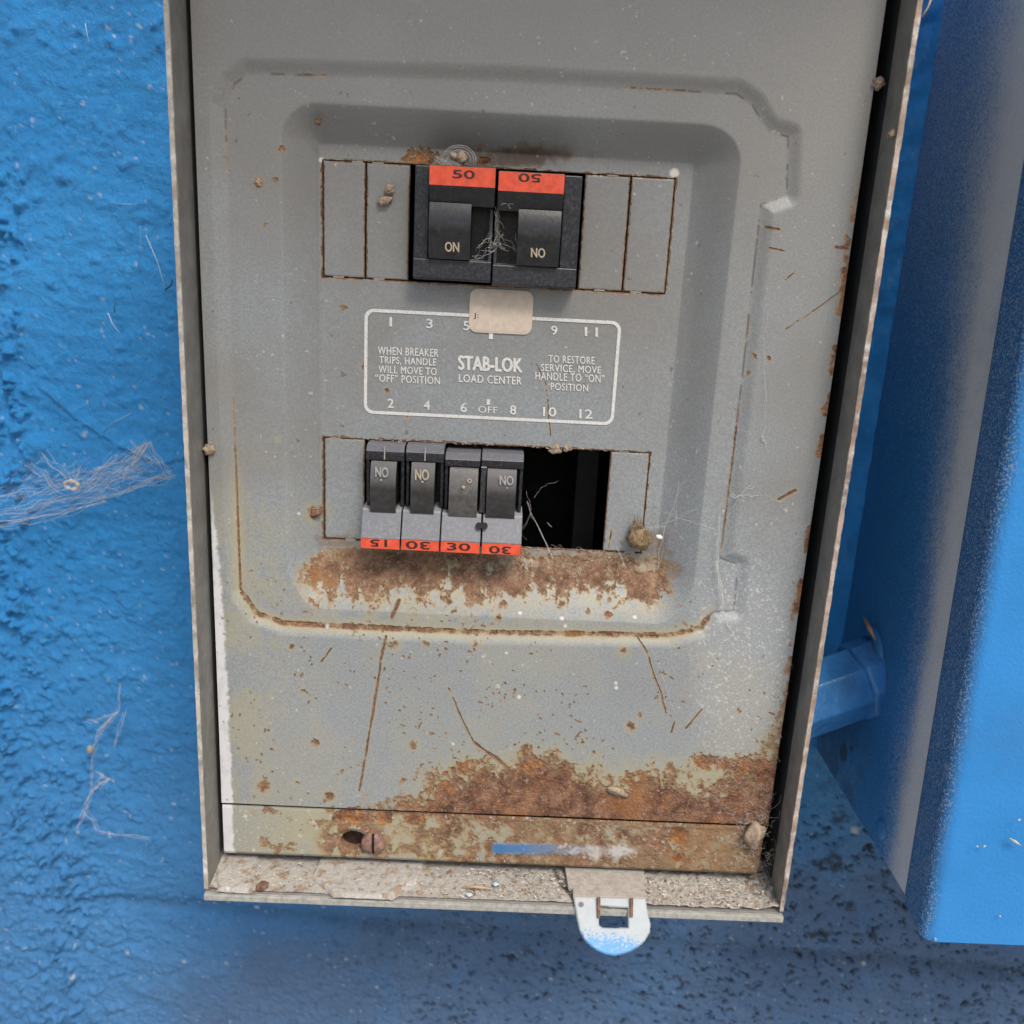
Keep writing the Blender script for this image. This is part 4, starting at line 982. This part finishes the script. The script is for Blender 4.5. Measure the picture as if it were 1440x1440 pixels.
v_, f_ = sweep([(e1+dirv*1, rp*1.02), (e1+dirv*12.5, rp*1.02), (e1+dirv*13.5, rp*.97)], 9, .2); MB().add(v_, f_).build('locknut', M_PIPE, cond, bevel=.7, seg=2)
n = 40; rg = MB(); Vv = []
for (s_, dx) in ((.78, 1.5), (.80, -1.6), (.93, -2.0), (1.0, -.6), (1.04, .3)):
    for k in range(n): a_ = 2*math.pi*k/n; Vv.append((CX-.6+dx, hy_+s_*hr*.72*math.cos(a_)*(1+.02*math.sin(3*a_)), hz_c+s_*hr*math.sin(a_)))
rg.add(Vv, [(r_*n+i, r_*n+(i+1) % n, (r_+1)*n+(i+1) % n, (r_+1)*n+i) for r_ in range(4) for i in range(n)]).build('hub_ring', M_PIPE, cond, smooth=True)
# a fleck of bare orange-brown plaster where the ring has chipped
q0 = np.array(Px(1215, 868, CX-2.8)); q1 = np.array(Px(1231, 900, CX-2.8))
MB().tube([q0, (q0+q1)/2+np.array([-.3, 0, .4]), q1], [.5, 1.0, .3], 6).build('chipped_edge', simple('bare chip', (.5, .28, .2), .9, .2), cond, smooth=True)

# ------------------------------------------------------------------ cobwebs, cocoons, crumbs
def jit(a, s_): return np.array(a)+RNG.normal(0, s_, 3)
def strand(mb_, p, q, rad, sag=0.0, n=10, wob=.25, nn=4):
    wob *= 1.7; n = n+3
    p = np.array(p, float); q = np.array(q, float); pts = []
    ph = RNG.uniform(0, 6, 3); am = wob*RNG.uniform(.5, 1.2)
    for k in range(n+1):
        t_ = k/n; c = p*(1-t_)+q*t_; c[2] -= sag*4*t_*(1-t_)
        c = c+am*np.array([math.sin(6*t_+ph[0])+.35*math.sin(17*t_+ph[1]), .6*math.sin(7*t_+ph[1]), math.sin(8*t_+ph[2])+.35*math.sin(19*t_+ph[0])])*math.sin(math.pi*t_)
        pts.append(c)
    mb_.tube(pts, rad*(.42 if rad > .05 else .6), nn, False)
def lump(name, c, rx, ry, rz, mt, seed, parent=None, rot=0, nz=.35, fr=1.3):
    bm = bmesh.new(); bmesh.ops.create_icosphere(bm, subdivisions=3, radius=1)
    for v_ in bm.verts:
        f = 1+nz*(mnoise.fractal(v_.co*fr+Vector((seed*3.1, seed, 0)), 1, 2, 4))
        x, y, z = v_.co.x*rx*f, v_.co.y*ry*f, v_.co.z*rz*f
        v_.co = Vector(((c[0]+x*math.cos(rot)-z*math.sin(rot))/1000, (c[1]+y)/1000, (c[2]+x*math.sin(rot)+z*math.cos(rot))/1000+ZC))
    me = bpy.data.meshes.new(name); bm.to_mesh(me); bm.free()
    return link(name, me, mt, parent, smooth=True)

# 1 big web on the wall at the left
wb = empty('cobweb', *P(100, 690, 76))
tag(wb, 'large dusty cobweb with a pale egg sac on the blue wall, left of the panel', 'cobweb')
mb_ = MB()
def WP(a_, b_, y=78): return P(a_, b_, y)
main = [((-10, 736), (60, 730)), ((60, 730), (150, 690)), ((150, 690), (190, 678)), ((190, 678), (246, 668)), ((-10, 722), (95, 700)), ((95, 700), (170, 672)), ((60, 640), (95, 672)), ((100, 675), (145, 655)), ((145, 655), (205, 622)), ((170, 672), (178, 655)), ((178, 655), (205, 625)), ((-10, 700), (90, 682)), ((115, 655), (100, 680)), ((-5, 738), (150, 702)), ((100, 690), (170, 660)), ((185, 625), (225, 655)), ((130, 700), (240, 664)), ((205, 620), (240, 668)), ((20, 725), (80, 695)), ((85, 690), (40, 650)), ((110, 690), (160, 640))]
for (p, q) in main:
    for r_ in range(5):
        strand(mb_, jit(WP(*p, RNG.uniform(70, 80)), 1.3), jit(WP(*q, RNG.uniform(66, 78)), .8), RNG.uniform(.06, .14), RNG.uniform(0, 1.5), 8, .6)
for k in range(170):
    a_ = RNG.uniform(-5, 190); b_ = 735-a_*.35-RNG.uniform(0, 60)*(1-a_/260); an = RNG.uniform(-.9, .35); l_ = RNG.uniform(15, 55)
    strand(mb_, WP(a_, b_, RNG.uniform(70, 80)), WP(a_+l_*math.cos(an), b_+l_*math.sin(an), RNG.uniform(70, 80)), RNG.uniform(.025, .06), RNG.uniform(0, .8), 6, .5, 3)
tag(mb_.build('web_strands', M_SILKB, wb), kind='stuff')
mb_ = MB()
for k in range(4): strand(mb_, jit(WP(186, 655, 72), .3), jit(WP(207, 622, 72), .3), .28, .3, 6, .3)
tag(mb_.build('thick_strands', M_SILKB, wb), kind='stuff')
tor = MB(); c = np.array(WP(101, 682, 76)); pts = []
for k in range(17): a_ = 2*math.pi*k/16; pts.append(c+np.array([2.6*math.cos(a_), -.6*math.sin(a_), 1.9*math.sin(a_)]))
tor.tube(pts, [.65+.3*math.sin(k*2.1) for k in range(17)], 7, False).build('egg_sac', M_SILKB, wb, smooth=True)
# 2 hanging web lower left
wb = empty('cobweb', *P(130, 1100, 78)); tag(wb, 'thin hanging cobweb with a brown crumb, low on the blue wall at the left', 'cobweb')
mb_ = MB()
for (p, q) in [((165, 1000), (135, 1015)), ((165, 1000), (138, 1035)), ((138, 1015), (125, 1012)), ((136, 1030), (132, 1060)), ((132, 1060), (125, 1130)), ((125, 1130), (108, 1165)), ((150, 1098), (128, 1115)), ((128, 1115), (112, 1150)), ((120, 1140), (140, 1170)), ((135, 1085), (160, 1100)), ((168, 960), (166, 1000)), ((175, 1000), (160, 1050)), ((140, 1170), (210, 1178)), ((110, 1165), (105, 1172))]:
    for r_ in range(4): strand(mb_, jit(WP(*p), .5), jit(WP(*q), .5), RNG.uniform(.05, .13), 0, 6, .4)
tag(mb_.build('web_strands', M_SILK, wb), kind='stuff')
mb_ = MB()
for k in range(5): strand(mb_, jit(WP(166, 1000, 77), .25), jit(WP(137, 1028, 77), .4), .18, 0, 5, .3)
for k in range(4): strand(mb_, jit(WP(153, 1097, 77), .25), jit(WP(130, 1112, 77), .4), .18, -.8, 5, .3)
tag(mb_.build('thick_strands', M_SILK, wb), kind='stuff')
lump('trapped_crumb', WP(127, 1054, 77), 1.4, 1, 1.9, M_CLOD, 3, wb)
# 3 web over the lower right of the cover
wb = empty('cobweb', *P(1015, 790, -1)); tag(wb, 'pale stringy cobweb stretched down the lower right of the rusty cover', 'cobweb')
mb_ = MB()
def CP(a_, b_, y=-.6): return P(a_, b_, y)
for (p, q, r_, k_) in [((1012, 725), (1008, 790), .10, 4), ((1008, 790), (1017, 855), .16, 6), ((1038, 698), (1060, 682), .12, 3), ((1038, 698), (1068, 696), .12, 3), ((1038, 698), (1022, 730), .06, 2), ((1028, 696), (1040, 700), .12, 3), ((1022, 678), (1036, 699), .05, 1), ((1068, 696), (1105, 706), .05, 1), ((1075, 520), (1076, 600), .05, 2), ((1076, 600), (1072, 620), .10, 2), ((1072, 612), (1076, 628), .12, 3), ((1080, 440), (1075, 520), .04, 1),
                       ((1017, 858), (1030, 895), .10, 3), ((1017, 858), (1040, 920), .05, 2), ((948, 800), (1000, 780), .04, 1), ((930, 720), (1005, 745), .04, 2), ((960, 680), (935, 740), .05, 2), ((1035, 560), (1030, 600), .03, 1), ((905, 745), (935, 740), .06, 2), ((935, 740), (925, 800), .08, 3), ((925, 740), (980, 715), .04, 2), ((940, 740), (962, 760), .04, 1), ((955, 675), (950, 740), .05, 2), ((1020, 600), (1055, 608), .03, 2),
                       ((955, 835), (900, 858), .035, 1), ((905, 880), (950, 1000), .035, 2), ((938, 890), (945, 940), .04, 2), ((870, 850), (900, 900), .03, 1), ((960, 680), (990, 640), .03, 1)]:
    for _ in range(k_): strand(mb_, jit(CP(*p, RNG.uniform(-2, .5)), .22), jit(CP(*q, RNG.uniform(-2, .5)), .22), r_*.8, 0, 7, .3, 4)
tag(mb_.build('web_strands', M_SILK, wb), kind='stuff')
# 4 threads across the empty opening
wb = empty('cobweb', *P(760, 730, 8)); tag(wb, 'fine cobweb threads hanging across the empty breaker opening', 'cobweb')
mb_ = MB()
for (p, q, r_, k_, y0, y1) in [((741, 705), (752, 732), .10, 3, 9, 9), ((752, 732), (778, 785), .10, 3, 9, 3), ((748, 720), (735, 745), .05, 2, 9, 10), ((740, 690), (748, 716), .05, 1, 9, 9), ((752, 700), (762, 685), .05, 1, 15, 18), ((762, 685), (785, 676), .05, 1, 18, 18), ((867, 768), (880, 798), .09, 3, 9, 4), ((770, 735), (776, 742), .10, 2, 15, 15), ((700, 715), (740, 760), .03, 1, 8, 9)]:
    for _ in range(k_): strand(mb_, jit(P(*p, y0), .15), jit(P(*q, y1), .15), r_*.8, 0, 7, .2, 4)
tag(mb_.build('web_strands', M_SILK, wb), kind='stuff')
# 5 threads among the upper breakers
wb = empty('cobweb', *P(695, 340, 0)); tag(wb, 'dusty cobweb threads between the two wide upper breakers', 'cobweb')
mb_ = MB()
for (p, q, r_, k_) in [((698, 300), (708, 325), .04, 2), ((708, 325), (690, 345), .05, 3), ((704, 290), (722, 285), .05, 2), ((700, 290), (705, 345), .03, 2), ((672, 350), (690, 330), .05, 4), ((690, 340), (715, 350), .05, 4), ((700, 320), (735, 365), .03, 2), ((668, 362), (695, 352), .05, 4), ((722, 330), (740, 375), .025, 1), ((588, 400), (605, 410), .03, 1)]:
    for _ in range(k_): strand(mb_, jit(P(*p, RNG.uniform(-1, 2)), .5), jit(P(*q, RNG.uniform(-1, 3)), .5), r_, 0, 6, .5, 3)
tag(mb_.build('web_strands', M_SILKB, wb), kind='stuff')

# spider husk above the left upper breaker
sk = empty('insect_husk', *P(643, 222, 5)); tag(sk, 'pale curled insect husk in silk on top of the left wide breaker', 'insect husk')
lump('body', P(648, 222, 2), 1.9, 1.8, 1.7, M_COCOON, 5, sk)
lump('head', P(638, 220, 1.6), 1.2, 1.1, 1.1, M_CLOD, 9, sk)
mb_ = MB()
for k in range(9):
    a0 = RNG.uniform(2.2, 3.6); c = np.array(P(646, 224, 2)); r_ = RNG.uniform(2.6, 5.0); pts = []
    for j in range(12): a_ = a0-j*.25; pts.append(c+np.array([r_*math.cos(a_), RNG.normal(0, .1), r_*.8*math.sin(a_)]))
    mb_.tube(pts, .035, 4, False)
for k in range(26): strand(mb_, jit(P(RNG.uniform(606, 636), RNG.uniform(216, 236), 3), .3), jit(P(RNG.uniform(615, 655), RNG.uniform(218, 240), 1), .3), .06, 0, 5, .6, 3)
mb_.build('legs_and_silk', M_SILK, sk)
# brown pouch near the lower right blank
sk = empty('seed_pouch', *P(897, 748, 8)); tag(sk, 'brown papery insect pouch clinging beside the empty lower opening', 'insect cocoon')
lump('pouch', P(898, 757, 7.5), 3.9, 3.2, 3.6, M_POUCH, 12, sk, 0, .5, 1.6); 
mb_ = MB()
for k in range(26):
    a_ = RNG.uniform(-1.0, 1.0); strand(mb_, jit(P(898+14*a_, 762, 4.5), .3), jit(P(896+5*a_, 728+RNG.uniform(-2, 6), 8.5), .3), .22, 0, 6, .5)
for k in range(16): strand(mb_, jit(P(905, 750, 6), .5), jit(P(RNG.uniform(915, 935), RNG.uniform(735, 765), 5), .3), .06, 0, 6, .6, 3)
mb_.build('fibres', M_POUCH, sk)
o = lump('white_crumb', P(927, 755, 5), 1.2, .7, .7, M_WHITEBIT, 7, rot=-.35, nz=.15); tag(o, 'small white crumb caught in web just right of the brown pouch', 'crumb')
# cocoon in the lower right corner
sk = empty('silk_cocoon', *P(1060, 1178, -2)); tag(sk, 'tan silk cocoon in the lower right corner of the cover strip', 'insect cocoon')
lump('cocoon', P(1060, 1174, -2.2), 3.4, 2.6, 5.2, M_COCOON, 21, sk, -.08, .4, 1.1)
mb_ = MB()
for k in range(70):
    a0 = (RNG.uniform(1030, 1085), RNG.uniform(1140, 1215)); a1 = (a0[0]+RNG.uniform(-26, 26), a0[1]+RNG.uniform(-26, 26))
    strand(mb_, P(*a0, RNG.uniform(-2.5, .2)), P(*a1, RNG.uniform(-2.5, .2)), RNG.uniform(.04, .1), 0, 6, .9, 3)
mb_.build('fibres', M_SILKB, sk)
# clods stuck on edges
def clod(a_, b_, y, r_, seed, label, mt=M_CLOD, sx=1.0, rot=0):
    o = lump('dirt_clod', P(a_, b_, y), r_*sx, r_*.8, r_, mt, seed, None, rot, .6, 1.7); tag(o, label, 'dirt clod'); return o
clod(293, 633, -.5, 1.7, 3, 'small tan dirt clod in the left gap of the panel')
clod(1235, 117, -.5, 1.6, 4, 'tan dirt clod at the upper right edge of the cover')
clod(1256, 188, -11, 1.0, 5, 'tiny clod on the right wall of the box near the top', sx=1.8, rot=.5)
clod(548, 267, 10, 1.5, 6, 'upper of two brown flakes on the upper left blank plate', sx=.8, rot=-.6)
clod(541, 283, 10, 1.3, 7, 'lower of two brown flakes on the upper left blank plate', sx=1.6, rot=.4)
clod(781, 632, 11, 1.4, 8, 'tan clod hanging at the top edge of the empty opening', sx=1.4)
clod(796, 630, 11, 1.1, 9, 'smaller clod right of the other at the top edge of the empty opening')
clod(363, 258, 1.8, 1.1, 15, 'small tan clod on the left slope of the cover above the middle')
clod(444, 722, 8, 1.2, 16, 'dark red flake at the lower left of the breaker recess', M_RAWRUST, sx=1.6, rot=.5)
clod(447, 172, 3, .8, 17, 'tiny brown flake near the top left of the cover recess', M_RAWRUST)
clod(369, 1247, -12, .0, 17, 'x') if False else None
p = Pz(369, 1246, ZB+3.0); o = lump('rust_flake', p, 2.0, 2.0, 1.0, M_RAWRUST, 33, None, .3, .5); tag(o, 'curled rust flake beside the left corner flap of the tray', 'rust flake')
# debris on the cover's rusty foot and on the tray
def scatter(name, label, n, posf, rf, mt, cat='debris'):
    mb_ = MB()
    for k in range(n):
        c = np.array(posf()); r_ = rf(); ax_ = RNG.normal(0, 1, (4, 3)); ax_ /= np.linalg.norm(ax_, axis=1)[:, None]
        el = np.array([RNG.uniform(.6, 1.8), RNG.uniform(.5, 1.2), RNG.uniform(.4, .9)])
        mb_.add([c+r_*a_*el for a_ in ax_], [(0, 1, 2), (0, 2, 3), (0, 3, 1), (1, 3, 2)])
    o = mb_.build(name, mt); tag(o, label, cat, kind='stuff'); return o
def tp():
    x = RNG.uniform(XL+2, XR-2); y = RNG.uniform(YR+.5, 3)
    if RNG.random() > .35+.65*min(1, max(0, (x+20)/60)): x = RNG.uniform(0, XR-2)
    return (x, y, ZB+2.4+RNG.uniform(0, .8)+(1.2 if x > XR-9 else 0))
scatter('dirt_crumbs', 'pale dirt crumbs and grit lying on the bottom tray of the panel', 1700, tp, lambda: RNG.uniform(.15, .75), M_CHIP2)
scatter('dark_crumbs', 'dark crumbs and frass among the dust on the bottom tray', 1100, tp, lambda: RNG.uniform(.12, .65), M_CHIP)
def ep():
    k = RNG.random(); x = RNG.uniform(WL[0]+(0 if k < .5 else 36), WL[1]+2)
    if k < .5: return (x, YF-.15, RL[3]+RNG.uniform(-.3, .5)*(1+.8*math.sin(x*.9)))
    return (RNG.uniform(-3, WL[1]+1), YF-.15, RL[2]+RNG.uniform(-.4, .5))
scatter('flaking_paint', 'curled flakes of rusty paint along the edges of the lower breaker opening', 330, ep, lambda: RNG.uniform(.18, .62), simple('pinkish paint flake', (0.42, 0.29, 0.22), .9, .35, 700), 'paint flakes')
def lp_():
    u_ = RNG.uniform(450, 945); v_ = RNG.uniform(774, 800); X_ = P(u_, v_, 8)
    y_, _, _ = cover_depth(np.array([X_[0]]), np.array([X_[2]])); return (X_[0], float(y_[0])-.25, X_[2])
scatter('ledge_grit', 'rusty grit lying on the ledge under the lower breakers', 420, lp_, lambda: RNG.uniform(.1, .32), M_CLOD)
mb_ = MB()
for k in range(75):
    c = np.array(tp()); an = RNG.uniform(0, 6.28); l_ = RNG.uniform(1.5, 5)
    strand(mb_, c, c+np.array([l_*math.cos(an), .5*l_*math.sin(an), RNG.uniform(.1, 1.6)]), RNG.uniform(.04, .1), 0, 5, .5, 3)
for k in range(60):
    c = np.array(P(RNG.uniform(690, 945), RNG.uniform(775, 815), 5)); y_, _, _ = cover_depth(np.array([c[0]]), np.array([c[2]])); c[1] = float(y_[0])-.5
    an = RNG.uniform(0, 6.28); l_ = RNG.uniform(1.5, 4.5); strand(mb_, c, c+np.array([l_*math.cos(an), -RNG.uniform(0, .6), .6*l_*math.sin(an)]), RNG.uniform(.03, .07), 0, 5, .5, 3)
for k in range(50):
    a0 = (RNG.uniform(1000, 1090), RNG.uniform(1095, 1160)); a1 = (a0[0]+RNG.uniform(-20, 20), a0[1]+RNG.uniform(-12, 12))
    strand(mb_, P(*a0, -.4), P(*a1, -.6), RNG.uniform(.03, .06), 0, 5, .6, 3)
for k in range(46):   # hairs along the right-hand edge of the cover
    v_ = RNG.uniform(900, 1160); u_ = 1243-.1505*v_+RNG.uniform(-2, 4); strand(mb_, P(u_, v_, -.3), P(u_+RNG.uniform(-8, 12), v_+RNG.uniform(-9, 9), RNG.uniform(-2, 1)), .04, 0, 5, .6, 3)
o = mb_.build('dust_fibres', M_SILKB); tag(o, 'fine dusty fibres caught on the tray, ledge and lower corner of the cover', 'fibres', kind='stuff')
# straw on the tray, dead grub shape at the seam, bits on the wall
p = np.array(Pz(652, 1247, ZB+3.4)); q = np.array(Pz(692, 1250, ZB+3.4))
o = MB().tube([p, (p+q)/2+np.array([0, 0, .3]), q], [.25, .5, .35], 6).build('straw', M_STRAW, smooth=True); tag(o, 'short piece of dry straw on the middle of the tray', 'straw')
o = lump('paint_chip', Pz(697, 1243, ZB+3.6), 1.1, 1.0, .5, simple('pale blue paint chip', (.5, .68, .75), .6, .1), 4); tag(o, 'pale blue paint chip at the end of the straw on the tray', 'paint chip')
o = lump('paint_chip', Pz(660, 1258, ZB+3.2), 1.2, .9, .5, simple('pale chip', (.55, .66, .70), .6, .1), 6); tag(o, 'pale chip just below the straw on the tray', 'paint chip')
o = lump('dead_grub', P(868, 1113, -.6), 4.2, .9, 1.3, M_CLOD, 8, None, -.35, .5, 2.2); tag(o, 'crumpled dead grub stuck on the rust above the bottom strip', 'insect remains')
# twigs and hairs stuck to the blue wall
def hair(pts, rad, mt, label, y=80, cat='bristle', name='paint_bristle'):
    o = MB().tube([P(a_, b_, y) for a_, b_ in pts], rad, 5).build(name, mt, smooth=True); tag(o, label, cat); return o
M_PB = simple('blue painted twig', (.10, .30, .55), .5, .2); M_PP = simple('pale bristle', (.6, .75, .8), .5, .1); M_DK = simple('dark twig', (.03, .06, .09), .8, .2)
hair([(154, 285), (170, 287), (192, 288)], .3, M_PB, 'pale painted twig on the upper left of the wall')
hair([(92, 296), (101, 309), (113, 321)], .13, M_PB, 'pale bristle stuck in the paint, upper left of the wall')
hair([(197, 318), (198, 350), (194, 382)], .15, M_PB, 'dark upright twig stuck in the paint beside the panel')
hair([(120, 33), (122, 45), (125, 58)], .1, M_PP, 'short pale bristle near the top left corner')
hair([(152, 440), (158, 455), (168, 468)], .13, M_PP, 'slanted pale bristle in the paint halfway up the wall')
hair([(163, 425), (161, 433), (161, 440)], .2, M_DK, 'short dark splinter halfway up the wall')
hair([(145, 608), (160, 594), (184, 582)], .35, M_PB, 'dusty blue twig above the large cobweb')
hair([(232, 408), (240, 402), (243, 393)], .35, M_DK, 'dark hooked splinter touching the left edge of the panel')
hair([(205, 330), (222, 370), (232, 405)], .10, M_PP, 'long thin pale hair beside the left edge of the panel')
hair([(1310, -3), (1305, 10), (1296, 24)], .3, M_STRAW, 'thin brown straw at the upper right edge of the panel', 0)
hair([(1232, 1250), (1233, 1262)], .3, M_CHIP2, 'x', 80) if False else None
